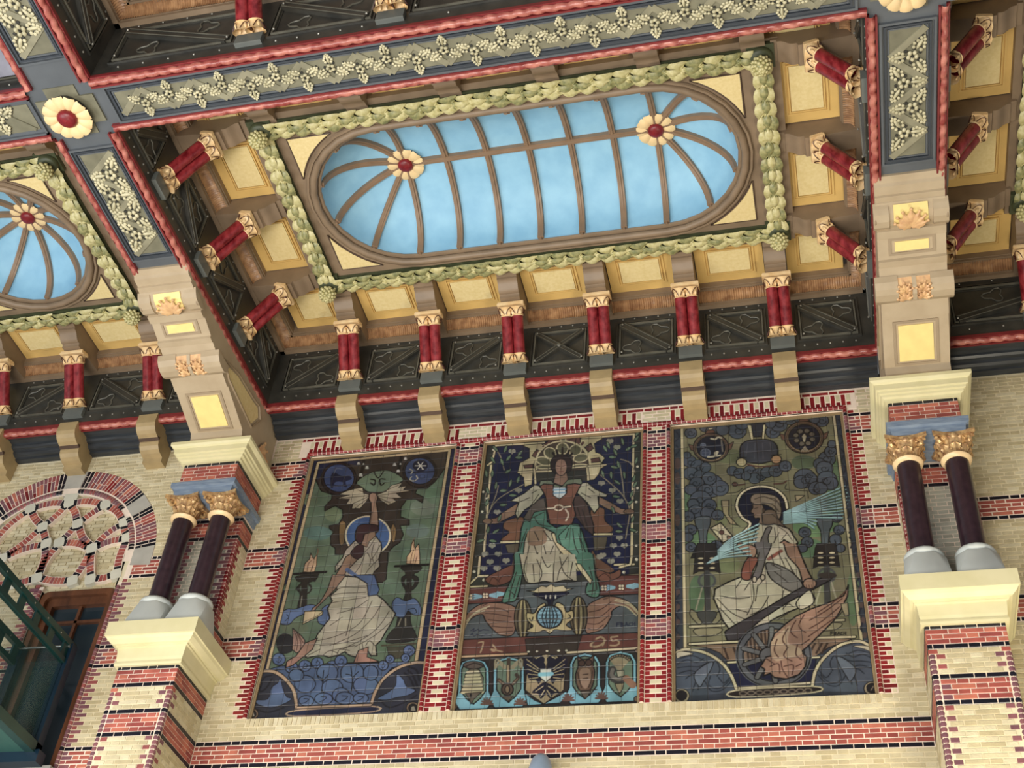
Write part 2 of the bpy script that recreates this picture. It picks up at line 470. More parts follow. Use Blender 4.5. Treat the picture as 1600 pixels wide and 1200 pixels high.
noses(t, WX1 + .026, -16, 41, .046, 'p')
t = tag(MB().box(WX0 - .052, WX0, .004, .3, 6.2, 9.25).build('trim_5', M_MORT), kind='structure')
noses(t, WX0 - .026, -16, 41, .046, 'p')

# ------------------------------------------------------------ piers
def capital(parent, x, y, z0, z1, r):
    h = z1 - z0
    mb = MB()
    T = Matrix.Translation((x, y, z0))
    mb.lathe([(r*1.0, 0), (r*1.28, 0.012), (r*1.36, 0.035), (r*1.25, 0.055), (r*1.05, .06)], 18, 1, T)
    mb.lathe([(r*1.08, .055), (r*1.12, h*.4), (r*1.3, h*.65), (r*1.62, h*.88), (r*1.62, h*.92)], 16, 0, T)
    q = .195; e = .165                         # abacus with hollowed sides
    pl = []
    for i in range(4):
        a = PI/2*i
        for (u, v) in ((-q, -q), (-q*.5, -e), (0, -e+.01), (q*.5, -e)): pl.append((u*cos(a) - v*sin(a), u*sin(a) + v*cos(a)))
    mb.prism(pl, h - .045, h, lambda a, b, t: (x+a, y+b, z0+t), 0)
    cap = mb.build('capital', [M_BRONZE, mat('pale_gilded_ring', (238, 206, 158), 0.35, 0.1, 9)], parent)
    me = leafcap()
    for row, (n, zz, sc, off) in enumerate(((8, .045, 1.0, 0), (8, .105, 1.12, PI/8))):
        for i in range(n):
            a = 2*PI*i/n + off
            put('leaf', me, cap, (x + r*1.02*cos(a), y + r*1.02*sin(a), z0 + zz), (0, 0, a + PI/2), (sc*1.05, sc*(1.0 if row else .72), sc*.86))
    for i in range(4):
        a = PI/4 + PI/2*i
        put('volute', volute(), cap, (x + .185*cos(a), y + .185*sin(a), z0 + h - .075), (0, 0, a), (1.15, 1.6, 1.15))
    for i in range(4):
        a = PI/2*i
        m = MB().lathe([(1e-4, .02), (.022, .014), (.034, 0)], 8, 0, Matrix.Rotation(PI/2, 4, 'Y'))
        put('rosette', m.mesh('rosette', [M_BRONZE]), cap, (x + .165*cos(a), y + .165*sin(a), z0 + h - .05), (0, 0, a))
_lc = {}
def leafcap():
    if 'l' not in _lc:
        mb = MB(); vs = []; fs = []; nu, nv = 6, 6
        for j in range(nv+1):
            t = j/nv
            wv = .055*sin(PI*min(1, .25+t*.8))**.7*(1 + .22*cos(t*PI*6))
            yy = -.012 - .075*t**2.2; zz = .15*t - .05*max(0, t-.75)**1.2*4
            for i in range(nu+1):
                s = i/nu*2 - 1
                vs.append((s*wv, yy + .018*abs(s) - .008*cos(s*PI*2), zz))
        for j in range(nv):
            for i in range(nu): fs.append((j*(nu+1)+i, j*(nu+1)+i+1, (j+1)*(nu+1)+i+1, (j+1)*(nu+1)+i))
        mb.add(vs, fs, 0, True); _lc['l'] = mb.mesh('leaf', [M_BRONZE])
    return _lc['l']
def volute():
    if 'v' not in _lc:
        mb = MB(); pts = []
        for i in range(15):
            a = i/14*PI*2.6; rr = .045*(1 - i/19)
            pts.append((rr*cos(a) - .0, 0, rr*sin(a)))
        mb.tube(pts, [.014]*15, 6, up=(0, 1, 0)); _lc['v'] = mb.mesh('volute', [M_BRONZE])
    return _lc['v']

def pier(cx, side):
    x0, x1 = cx - PH, cx + PH
    nm = 'left' if side < 0 else 'right'
    # lower brick shaft
    yf = -0.70
    mb = MB()
    for k in range(-40, 10):
        key = 1 if k < 5 and not band(k) else 0
        mb.box(x0 + .006, x1 - .006, yf + .006, .01, kz(k), kz(k+1), key)
    for xx in (x0 + .028, x1 - .028):
        mb.lathe([(.029, kz(-24)), (.029, kz(4))], 12, 0, Matrix.Translation((xx, yf + .028, 0)))
    t = mb.build('brick_pier', [M_MORT, M_MORTY])
    tag(t, 'lower brick pier with red, black and yellow courses under the %s pair of dark columns' % nm, 'pier')
    Q = Bricks(t, 300)
    for k in range(9, -24, -1):
        if k in (9, 5): key = 'k'
        elif k in (8, 7, 6): key = 'r'
        else: key = band(k) or 'y'
        q = .10 if k % 2 else .045
        def kf(u, key=key, q=q, k=k):
            if key == 'y' and (u < q + .03 or u > 2*PH - q - .03): return 'r' if k > 3 else 'p'
            if key == 'r' and k < 4 and (u < q or u > 2*PH - q): return 'p'
            return key
        bead = k < 4
        a = .062 if bead else .004
        iv = [(a, q + .03), (q + .038, 2*PH - q - .038), (2*PH - q - .03, 2*PH - a)] if key == 'y' else [(a, 2*PH - a)]
        Q.row((x0, yf), 0, k, iv, kf)
        if side < 0 or k > -12:
            # the side face that looks into the main bay
            P, th = ((x1, yf), PI/2) if side < 0 else ((x0, 0), -PI/2)
            if key == 'y':
                ivs = [(a, q + .03), (q + .038, .70)] if side < 0 else [(0, .70 - q - .038), (.70 - q - .03, .70 - a)]
                def ks(u, q=q, k=k): return ('r' if k > 3 else 'p') if (u < q + .03 if side < 0 else u > .70 - q - .03) else 'y'
            else:
                ivs = [(a, .696)] if side < 0 else [(.004, .70 - a)]
                ks = key
            Q.row(P, th, k, ivs, ks)
        if bead:
            kk = 'k' if key == 'k' else 'p'
            for xx in (x0 + .028, x1 - .028):
                key2 = ('bead', kk, random.randrange(2))
                if key2 not in BCACHE:
                    BCACHE[key2] = MB().lathe([(1e-4, -C/2 + .003), (.03, -C/2 + .003), (.034, 0), (.03, C/2 - .003), (1e-4, C/2 - .003)], 10).mesh('corner_bead', [random.choice(BR[kk])])
                put('corner_bead', BCACHE[key2], t, (xx, yf + .028, kz(k) + C/2))
    Q.finish()
    # cream corbel block that carries the columns
    mb = MB()
    prof = [(0, 7.705), (.03, 7.705), (.034, 7.728), (.03, 7.75), (.022, 7.752), (.03, 7.79), (.04, 7.895), (.06, 7.90), (.06, 7.915), (.09, 7.92), (.13, 7.95), (.145, 7.975), (.16, 7.98), (.16, 8.14), (0, 8.14)]
    ring_prism(mb, prof, x0, x1, yf)
    tag(mb.build('corbel_block', M_CREAM), 'cream moulded stone block under the %s pair of dark columns' % nm, 'corbel', 'cream blocks under the column pairs')
    # recessed brick pier behind the columns
    yi = -0.28
    t = MB().box(x0 + .006, x1 - .006, yi + .006, .01, 8.14, 9.84).build('brick_pier', M_MORT)
    tag(t, 'recessed grey brick pier with toothed red corners behind the %s pair of columns' % nm, 'pier')
    Q = Bricks(t, 300)
    for k in range(19, 54):
        if k in (24, 48, 53): key = 'k'
        elif 48 < k < 53: key = 'r'
        elif k < 24: key = 'r'
        else: key = 'g'
        q = .145 if k % 2 else .10
        if key == 'g':
            iv = [(.045, q), (q + .008, 2*PH - q - .008), (2*PH - q, 2*PH - .045)]
            kf = lambda u, q=q: 'p' if (u < q or u > 2*PH - q) else 'g'
        else: iv = [(.004, 2*PH - .004)]; kf = key
        Q.row((x0, yi), 0, k, iv, kf)
        P, th = ((x1, yi), PI/2) if side < 0 else ((x0, 0), -PI/2)
        L = -yi
        if key == 'g':
            q2 = .12 if k % 2 else .075
            ivs = [(.045, q2), (q2 + .006, L)] if side < 0 else [(0, L - q2 - .006), (L - q2, L - .045)]
            ks = lambda u, q2=q2: 'd' if (u < q2 if side < 0 else u > L - q2) else 'w'
        else: ivs = [(0.004, L)]; ks = key
        Q.row(P, th, k, ivs, ks)
        if key == 'g':
            key2 = ('beadd', random.randrange(2))
            if key2 not in BCACHE:
                BCACHE[key2] = MB().lathe([(1e-4, -C/2 + .003), (.026, -C/2 + .003), (.031, 0), (.026, C/2 - .003), (1e-4, C/2 - .003)], 10).mesh('corner_bead', [random.choice(DR if key2[1] else PB)])
            for xx in (x0 + .026, x1 - .026): put('corner_bead', BCACHE[key2], t, (xx, yi + .026, kz(k) + C/2))
    Q.finish()
    # twin columns
    for j, s in enumerate((-1, 1)):
        x = cx + s*.222; y = -0.545
        tcol = thing('column', 'dark purple round column with gilded leafy capital, %s one of the pair at the %s pier' % (('left', 'right')[j], nm), 'column', group='twin dark columns')
        mb = MB()
        q = .203
        mb.prism([(-q, -q), (q, -q), (q, q), (-q, q)], 8.14, 8.16, lambda a, b, t: (x+a, y+b, t))
        # bell of the base: square below, clipped at the corners above
        lo = [(-q, -q), (-q, -q), (q, -q), (q, -q), (q, q), (q, q), (-q, q), (-q, q)]
        c = .10
        hi = [(-q, -c), (-c, -q), (c, -q), (q, -c), (q, c), (c, q), (-c, q), (-q, c)]
        vs = [(x+a, y+b, 8.16) for a, b in lo] + [(x+a*.90, y+b*.90, 8.45) for a, b in hi] + [(x+a*.8, y+b*.8, 8.475) for a, b in hi]
        mb.add(vs, [(i, (i+1) % 8, 8+(i+1) % 8, 8+i) for i in range(8)] + [(8+i, 8+(i+1) % 8, 16+(i+1) % 8, 16+i) for i in range(8)])
        mb.lathe([(.16, 8.46), (.180, 8.485), (.182, 8.51), (.168, 8.535), (.135, 8.545), (.125, 8.565), (.108, 8.57)], 20, 0, Matrix.Translation((x, y, 0)))
        mb.build('base', M_LGREY, tcol)
        MB().lathe([(.110, 8.56), (.110, 9.62)], 24, 0, Matrix.Translation((x, y, 0))).build('shaft', M_COLM, tcol)
        capital(tcol, x, y, 9.575, 9.848, .108)
    # slate lintel
    mb = MB()
    ring_prism(mb, [(0, 9.845), (.01, 9.845), (.02, 9.92), (.05, 9.93), (.055, 9.99), (0, 9.99)], x0, x1, -.70)
    mb.box(x0, x1, -.70, 0, 9.846, 9.848)
    tag(mb.build('lintel', M_SLAB), 'blue grey slate lintel resting on the %s pair of capitals' % nm, 'lintel', 'slate lintels on the columns')
    # upper brick block
    t = MB().box(x0 + .006, x1 - .006, yf + .006, .01, 9.99, 10.29).build('brick_block', M_MORT)
    tag(t, 'red brick block between slate lintel and cream cornice at the %s pier' % nm, 'brickwork')
    Q = Bricks(t, 300)
    for k in range(63, 57, -1):
        key = 'k' if k == 63 else 'r'
        P, th = ((x1, yf), PI/2) if side < 0 else ((x0, 0), -PI/2)
        Q.row((x0, yf), 0, k, [(.004, 2*PH - .004)], 'r' if key == 'r' else 'k')
        Q.row(P, th, k, [(.004, .696)], key)
    Q.finish()
    mb = MB()
    prof = [(0, 10.275), (.03, 10.275), (.035, 10.30), (.06, 10.31), (.065, 10.335), (.085, 10.34), (.09, 10.365), (.11, 10.37), (.115, 10.43), (.135, 10.44), (.155, 10.46), (.155, 10.50), (0, 10.50)]
    ring_prism(mb, prof, x0, x1, yf)
    tag(mb.build('cornice', M_CREAM), 'cream moulded cornice block at the top of the %s pier' % nm, 'cornice', 'cream cornices on the piers')

pier(PXL, -1)
pier(PXR, 1)

# ------------------------------------------------------------ great consoles between pier and beam
def acanthus(n=5, s=.13, m=None):
    """a spread leaf of n lobes, each a curled blade, in the xy plane facing -z"""
    mb = MB()
    for i in range(n):
        a = (i/(n-1) - .5)*2.3
        L = s*(1 - .25*abs(i/(n-1) - .5)*2)
        vs = []; fs = []; nu, nv = 4, 6
        for j in range(nv+1):
            t = j/nv; wv = L*.24*sin(PI*min(1, .18 + t*.85))*(1 + .15*cos(t*18))
            for k in range(nu+1):
                q = k/nu*2 - 1
                x = q*wv; y = L*t; z = -.012 - .03*sin(t*PI*.9) + .012*abs(q) - .025*t*t
                vs.append((x*cos(a) + y*sin(a), -x*sin(a) + y*cos(a), z))
        for j in range(nv):
            for k in range(nu): fs.append((j*(nu+1)+k, j*(nu+1)+k+1, (j+1)*(nu+1)+k+1, (j+1)*(nu+1)+k))
        mb.add(vs, fs, 0, True)
        tip = (L*sin(a), L*cos(a), -.035)
        mb.ell(tip, (.016, .016, .014), 6, 4)
    return mb
def console(cx, nm):
    t = thing('console', 'large beige carved console with yellow insets between the %s pier and the ceiling beam' % nm, 'console', (cx, 0, 0))
    P = [(-2.75, 11.31), (-2.75, 11.27), (-2.68, 11.255), (-2.66, 11.228), (-2.57, 11.22), (-2.565, 11.195), (-2.51, 11.19), (-2.505, 11.18),
         (-2.47, 11.165), (-2.43, 11.125), (-2.36, 11.10), (-2.29, 11.10), (-2.24, 11.12), (-2.235, 11.085), (-2.15, 11.075), (-2.14, 11.10),
         (-1.93, 11.03), (-1.925, 11.0), (-1.86, 10.99), (-1.85, 11.0), (-1.77, 10.97), (-1.76, 10.94), (-1.72, 10.90), (-1.64, 10.868), (-1.56, 10.862), (-1.51, 10.885),
         (-1.50, 10.868), (-1.335, 10.815), (-1.33, 10.838), (-.80, 10.663), (-.77, 10.60), (-.76, 10.495), (0, 10.495), (0, 11.31)]
    MB().prism(P, -PH + .015, PH - .015, XZ).build('body', M_STONE, t)
    # scroll roll wider than the body
    R = [(-1.775, 10.96), (-1.75, 10.90), (-1.70, 10.855), (-1.64, 10.835), (-1.56, 10.832), (-1.50, 10.865), (-1.49, 10.96)]
    mb = MB()
    for a, b in ((-PH - .035, -.15), (.15, PH + .035)): MB().prism(R, a, b, XZ).build('scroll', M_STONE, t)
    mb.prism([(-1.76, 10.94), (-1.715, 10.88), (-1.65, 10.856), (-1.56, 10.851), (-1.50, 10.94)], -.15, .15, XZ, 0)
    mb.build('scroll_ground', M_ACAN, t)
    b = MB().prism([(-1.77, 10.94), (-1.71, 10.855), (-1.64, 10.825), (-1.56, 10.822), (-1.50, 10.94)], -.02, .02, XZ)
    b.build('rib', M_STONE, t)
    def slope(y0, z0, y1, z1): return math.atan2(z1 - z0, y1 - y0)
    for s in (-1, 1):
        for kx in (0, 1):
            put('leaf_ornament', acanthus(5, .105).mesh('leaf_ornament', [M_ACAN]), t, (s*(.082), -1.545 - .095*kx, 10.853 + .012*kx), (.25, 0, s*.15 + PI), (1.0, 1.05, .8))
    # upper scroll: pockets with a spread leaf on a yellow ground
    mb = MB()
    S = [(-2.50, 11.19), (-2.47, 11.145), (-2.43, 11.10), (-2.36, 11.078), (-2.29, 11.08), (-2.235, 11.115), (-2.23, 11.14)]
    for a, b_ in ((-PH - .01, -.20), (.20, PH + .01)): MB().prism(S, a, b_, XZ).build('scroll', M_STONE, t)
    MB().prism([(-2.49, 11.16), (-2.43, 11.115), (-2.36, 11.092), (-2.29, 11.094), (-2.26, 11.13)], -.155, .155, XZ).build('inset', M_YELB, t)
    put('leaf_ornament', acanthus(7, .19).mesh('leaf_ornament', [M_ACAN]), t, (0, -2.26, 11.09), (.16, 0, PI), (1.15, 1.1, .9))
    # panel frames and bright insets
    def panel(y0, z0, y1, z1, hx, hx2, e, nm2='inset'):
        a = slope(y0, z0, y1, z1); L = math.hypot(y1-y0, z1-z0)
        fr = MB(); f = put('panel_frame', None, t) if False else None
        for (u0, u1, v0, v1) in ((-hx, hx, 0, .025), (-hx, hx, L-.025, L), (-hx, -hx+.025, .025, L-.025), (hx-.025, hx, .025, L-.025)):
            fr.box(u0, u1, v0, v1, -.010, .01)
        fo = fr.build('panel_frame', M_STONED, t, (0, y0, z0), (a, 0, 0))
        MB().box(-hx2, hx2, e, L - e, -.010, .01).build('inset', M_YELB, fo)
    panel(-2.135, 11.098, -1.965, 11.041, .215, .155, .040)
    panel(-1.285, 10.822, -.815, 10.667, .215, .165, .048)
    # side: sunk triangular yellow panel, its border and a volute
    for s in (-1, 1):
        X = s*(PH - .015)
        def poly(pts, d): 
            m = MB(); m.prism(pts, 0, d, lambda a, b, tt: (X + s*tt, a, b)); return m
        poly([(-1.50, 11.0), (-1.36, 10.93), (-.66, 10.86), (-.55, 11.05), (-.62, 11.14), (-.75, 11.12), (-1.2, 11.10)], .006).build('side_panel', M_YELI, t)
        bd = MB(); pts = [(-1.56, 11.02), (-1.36, 10.90), (-.64, 10.82), (-.50, 11.05), (-.60, 11.18), (-.78, 11.15), (-1.22, 11.13)]
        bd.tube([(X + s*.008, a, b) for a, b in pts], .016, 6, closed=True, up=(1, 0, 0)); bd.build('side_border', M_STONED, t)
        sp = MB(); pp = []
        for i in range(22):
            a = -i*.42; r = .085*(1 - i/26)
            pp.append((X + s*.01, -1.58 + r*cos(a), 10.93 + r*sin(a)))
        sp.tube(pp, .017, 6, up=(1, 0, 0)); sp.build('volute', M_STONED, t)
        sp = MB(); pp = []
        for i in range(18):
            a = -i*.42; r = .055*(1 - i/22)
            pp.append((X + s*.01, -2.36 + r*cos(a), 11.13 + r*sin(a)))
        sp.tube(pp, .012, 6, up=(1, 0, 0)); sp.build('volute', M_STONED, t)
        put('leaf_ornament', acanthus(5, .16).mesh('leaf_ornament', [M_ACAN]), t, (X + s*.004, -.35, 10.70), (0, -s*PI/2, 0), (1.5, 1.2, 1))
console(PXL, 'left')
console(PXR, 'right')

# ------------------------------------------------------------ dark cornice moulding on the wall
CORN = [(0, 11.16), (-.08, 11.16), (-.085, 11.185), (-.13, 11.19), (-.16, 11.205), (-.17, 11.235), (-.21, 11.24), (-.235, 11.255), (-.24, 11.28), (-.33, 11.285), (-.38, 11.295), (-.39, 11.34), (0, 11.34)]
for n, (a, b) in enumerate(((X0L, X0R), (PXR + PH, 6.0), (-12.0, PXL - PH))):
    tag(MB().prism(CORN, a, b, XZ).build('trim_%d' % (6 + n), M_NAVY), kind='structure')
ORD = ['first', 'second', 'third', 'fourth', 'fifth', 'sixth']
def corbel(x, label):
    P = [(0, 11.335), (-.49, 11.335), (-.495, 11.235)]
    P += [(-.50 + .17*(1 - cos(a)) , 11.235 - .15*sin(a)) for a in (.25, .55, .85, 1.15, 1.45)]
    P += [(-.33, 11.075), (-.30, 11.075), (-.30, 11.05), (-.285, 11.01), (-.25, 10.975), (-.20, 10.955), (-.13, 10.945), (-.125, 10.885), (0, 10.885)]
    t = thing('corbel', label, 'corbel', (x, 0, 0), group='tan corbels under the cornice')
    MB().prism(P, -.125, .125, XZ).build('body', M_TAN, t)
    MB().prism([(-.30, 11.115), (-.345, 11.095), (-.345, 11.08), (-.30, 11.065)], -.13, .13, XZ).build('fillet', M_BROWND, t)
    return t
XM = [-5.08, -4.08, -3.09, -2.095, -1.10, -.10]
for i, x in enumerate(XM): corbel(x, 'tan scrolled corbel over the pictures, %s from the left console' % ORD[i])
for i, x in enumerate((-9.73, -8.69, -7.62)): corbel(x, 'tan scrolled corbel over the left brick arch, %s' % ('at the left photo edge', 'directly above the keystone', 'nearest the left console')[i])
corbel(2.50, 'tan scrolled corbel at the right photo edge beyond the right console')
# ------------------------------------------------------------ ceiling
# bays: name, x west, x east, y wall side, y near side, dome half length, dome half width
def local(side, bay):
    """origin and rotation of the frame (s along, d inset, z) of one side"""
    n, xw, xe, yn, ys = bay[:5]
    return {'wall': ((xe, yn, 0), PI, xe - xw), 'near': ((xw, ys, 0), 0, xe - xw),
            'left': ((xw, yn, 0), -PI/2, yn - ys), 'right': ((xe, ys, 0), PI/2, yn - ys)}[side]
def tform(side, bay):
    o, r, L = local(side, bay)
    return Matrix.Translation(o) @ Matrix.Rotation(r, 4, 'Z'), r, L

CM = {}
M_GREYB = mat('grey_green_block_paint', (104, 108, 104), 0.5, 0.08, 5)
def leafcup(up):
    """cuff of pointed leaves: a flared ring with dark arches, used at both ends of the shafts"""
    key = ('cup', up)
    if key in CM: return CM[key]
    mb = MB()
    if up: prof = [(.066, 0), (.072, .008), (.060, .016), (.062, .05), (.080, .095), (.095, .105)]
    else: prof = [(.095, -.105), (.080, -.09), (.062, -.04), (.060, -.012), (.072, -.006), (.066, 0)]
    mb.lathe(prof, 12)
    for i in range(4):
        a0 = PI/2*i + PI/4
        pts = []
        for j in range(9):
            q = (j/8 - .5)*2
            a = a0 + q*.62
            zz = (.095 - .075*q*q) if up else (-.095 + .075*(1 - abs(q))*1.0 if False else -.02 - .075*q*q)
            rr = (.066 + .03*max(0, abs(zz) - .02)/.08) + .003
            pts.append((rr*cos(a), rr*sin(a), zz))
        mb.tube(pts, .0045, 4, 1)
        mb.ell((.064*cos(a0), .064*sin(a0), .045 if up else -.05), (.016, .016, .036), 6, 4, 0)
    CM[key] = mb.mesh('cuff', [M_CAP, M_CAPD]); return CM[key]
def colonnette(side, bay, s, label):
    T, r, L = tform(side, bay)
    t = thing('colonnette', label, 'colonnette', T @ Vector((s, 0, 0)), r, 'red twin colonnettes round the coffers')
    if 'block' not in CM:
        CM['block'] = MB().box(-.13, .13, -.02, .05, 11.425, 11.56).mesh('base_block', [M_GREYB])
        mb = MB()
        mb.box(-.155, .155, -.07, .075, -.008, .022).box(-.15, .15, -.06, .065, .022, .04)
        CM['abacus'] = mb.mesh('abacus', [M_CAP])
        mb = MB(); mb.lathe([(.064, 0), (.064, .47)], 14); CM['shaft'] = mb.mesh('shaft', [M_SHAFT])
        P = [(0, 12.17), (.28, 12.15), (.34, 12.135), (.55, 12.13), (.555, 12.155), (.565, 12.17), (.58, 12.165), (.60, 12.165), (.62, 12.172), (.64, 12.187), (.66, 12.207), (.68, 12.225), (.70, 12.237), (.725, 12.243), (.74, 12.243), (.742, 12.27), (.80, 12.275), (.80, 12.46), (0, 12.46)]
        CM['bracket'] = MB().prism(P, -.115, .115, XZ, 0, True).mesh('bracket', [M_BROWN])
    A = Vector((0, .060, 11.555)); Bv = Vector((0, .435, 12.10))
    d = (Bv - A); Ln = d.length; ang = -math.atan2(d.y, d.z)
    put('base_block', CM['block'], t)
    f = Ln/.70
    for q in (-1, 1):
        sh = put('shaft', CM['shaft'], t, A + Vector((q*.064, 0, 0)) + d*(.155), (ang, 0, 0), (1, 1, Ln*.66/.47))
    for q in (-1, 1):
        put('base', leafcup(False), t, A + Vector((q*.064, 0, 0)) + d*.165, (ang, 0, PI*0))
        put('capital', leafcup(True), t, A + Vector((q*.064, 0, 0)) + d*.815, (ang, 0, 0))
    put('abacus', CM['abacus'], t, A + d*.985, (ang*.45, 0, 0))
    put('bracket', CM['bracket'], t)
def rope_mb(L, r=.029, lob=2, amp=.008, pitch=.125, n=12, step=.022):
    mb = MB(); m = max(2, int(L/step)); vs = []; fs = []
    for i in range(m+1):
        s = L*i/m
        for k in range(n):
            a = 2*PI*k/n
            ph = (a*1 - 2*PI*s/(pitch))
            rr = r + amp*(abs(cos(ph/2))**.8*2 - 1)
            vs.append((s, rr*cos(a), rr*sin(a)))
    for i in range(m):
        for k in range(n): fs.append((i*n+k, i*n+(k+1) % n, (i+1)*n+(k+1) % n, (i+1)*n+k))
    return mb.add(vs, fs, 0, True)
def frieze(side, bay, centers, label, ropelabel, s0=0, s1=None, style=None):
    T, r, L = tform(side, bay)
    s1 = L if s1 is None else s1
    t = thing('frieze', label, 'frieze', T @ Vector((0, 0, 0)), r)
    MB().box(s0, s1, -.10, 0, 11.33, 12.18).build('board', M_DARK, t)
    edges = [0] + list(centers) + [L]
    riv = MB()
    for i in range(len(edges)-1):
        a = edges[i] + (.13 if i == 0 else .16); b = edges[i+1] - (.13 if i == len(edges)-2 else .16)
        if b < s0 or a > s1 or b - a < .2: continue
        mb = MB(); z0, z1 = 11.50, 12.08
        for k, e in enumerate((0, .035, .06)):
            h = (.020, .028, .012)[k]; wd = (.014, .016, .010)[k]
            for (u0, u1, v0, v1) in ((a+e, b-e, z0+e, z0+e+wd), (a+e, b-e, z1-e-wd, z1-e), (a+e, a+e+wd, z0+e+wd, z1-e-wd), (b-e-wd, b-e, z0+e+wd, z1-e-wd)):
                mb.box(u0, u1, 0, h, v0, v1, k % 2)
        st = style[i] if style else ('/' if i % 2 else '\\')
        def bar(p, q, wd, h):
            p = Vector((p[0], 0, p[1])); q = Vector((q[0], 0, q[1])); d_ = (q-p).normalized(); nn = Vector((-d_.z, 0, d_.x))
            for (e0, e1, hh, mi) in ((-wd, wd, h, 0), (-wd*.62, -wd*.5, h + .008, 1), (wd*.5, wd*.62, h + .008, 1)):
                vs = []
                for c in (p, q):
                    for (x_, y_) in ((e0, 0), (e1, 0), (e1, hh), (e0, hh)): vs.append(c + nn*x_ + Vector((0, y_, 0)))
                mb.add(vs, [(0, 1, 5, 4), (1, 2, 6, 5), (2, 3, 7, 6), (3, 0, 4, 7), (0, 3, 2, 1), (4, 5, 6, 7)], mi)
        e = .07; BL, BRr, TL, TR = (a+e, z0+e), (b-e, z0+e), (a+e, z1-e), (b-e, z1-e)
        if st in '/X': bar(BL, TR, .055 if st != 'X' else .035, .04)
        if st in '\\X': bar(TL, BRr, .055 if st != 'X' else .035, .042)
        if st != 'X':
            for q in (-1, 1):                # trefoil lines in the two triangles
                cx = (a+b)/2 + q*(b-a)*.21; cz = (z0+z1)/2 + q*(z1-z0)*.20*(-1 if st == '/' else 1)
                if st == '\\': cz = (z0+z1)/2 + q*(z1-z0)*.20
                pts = []
                for j in range(19):
                    an = 2*PI*j/18; rr = .085*(1 + .35*cos(3*an + (0 if q > 0 else PI)))
                    pts.append((cx + rr*cos(an)*1.1, .006, cz + rr*sin(an)))
                mb.tube(pts[:-1], .008, 5, 1, closed=True, up=(0, 1, 0))
        else: mb.ell(((a+b)/2, .05, (z0+z1)/2), (.03, .02, .03), 8, 4, 1)
        mb.build('frieze_panel', [M_DARK, M_DARKL], t)
        for q in range(5):
            for zz in (11.435, 12.13): riv.ell((a + (b-a)*(q+.5)/5, .004, zz), (.012, .010, .012), 6, 3)
        for p_ in (BL, BRr, TL, TR): riv.ell((p_[0], .05, p_[1]), (.013, .012, .013), 6, 3)
    tag(riv.build('rivets', M_RIVET, t), kind='stuff')
    # rope and its fillets along the lower edge
    t = thing('rope_moulding', ropelabel, 'moulding', T @ Vector((0, 0, 0)), r, 'red rope mouldings along the beam edges')
    o = rope_mb(s1 - s0).build('rope', M_ROPE, t, (s0, -.034, 11.290))
    mb = MB(); mb.box(s0, s1, -.02, .012, 11.300, 11.342).box(s0, s1, -.083, -.066, 11.262, 11.31)
    mb.build('fillet', M_ROPER, t)
def cofferpanel(side, bay, sc, wd, label, y1=.80):
    T, r, L = tform(side, bay)
    t = thing('coffer_panel', label, 'ceiling panel', T @ Vector((sc, 0, 0)), r, 'ochre panels round the coffers')
    h = wd/2; y0 = .19
    MB().box(-h, h, y0, y1, 12.40, 12.46).build('border', M_YEL, t)
    mb = MB()
    for e, z, ww in ((.095, 12.386, .020), (.128, 12.376, .014)):
        for (a, b, c, d) in ((-h+e, h-e, y0+e, y0+e+ww), (-h+e, h-e, y1-e-ww, y1-e), (-h+e, -h+e+ww, y0+e+ww, y1-e-ww), (h-e-ww, h-e, y0+e+ww, y1-e-ww)):
            mb.box(a, b, c, d, z, 12.405)
    mb.build('moulding', M_YEL, t)
    e = .150; MB().box(-h+e, h-e, y0+e, y1-e, 12.380, 12.41).build('field', M_YELI, t)
def flutes(side, bay, centers, label, s0=0, s1=None):
    T, r, L = tform(side, bay); s1 = L if s1 is None else s1
    t = thing('fluted_band', label, 'moulding', T @ Vector((0, 0, 0)), r, 'fluted bands under the ochre panels')
    fb = MB(); fb.box(s0, s1, -.06, .055, 12.160, 12.200).box(s0, s1, .135, .180, 12.295, 12.325).box(s0, s1, -.05, .19, 12.325, 12.46).box(s0, s1, -.05, .06, 12.2, 12.4)
    fb.build('fillet', M_BROWN, t)
    edges = [s0] + [c for c in centers if s0 < c < s1] + [s1]
    for i in range(len(edges)-1):
        a = edges[i] + (.115 if edges[i] in centers else .02); b = edges[i+1] - (.115 if edges[i+1] in centers else .02)
        if b - a < .1: continue
        mb = MB(); n = int((b-a)/.0085); vs = []; fs = []; q = 6
        rnd = [random.uniform(.5, 1.3) for _ in range(n+1)]
        for j in range(n+1):
            s = a + (b-a)*j/n
            am = .007*sin(j*PI/1.5)*rnd[j]
            for k in range(q+1):
                an = PI/2*k/q*1.15 - .1
                rr = .085 + am + .004*sin(s*9)
                vs.append((s, .150 - rr*cos(an), 12.210 + rr*sin(an)*.95 ))
        for j in range(n):
            for k in range(q): fs.append((j*(q+1)+k, j*(q+1)+k+1, (j+1)*(q+1)+k+1, (j+1)*(q+1)+k))
        mb.add(vs, fs, 0, True); mb.build('fluting', M_FLUTE, t)
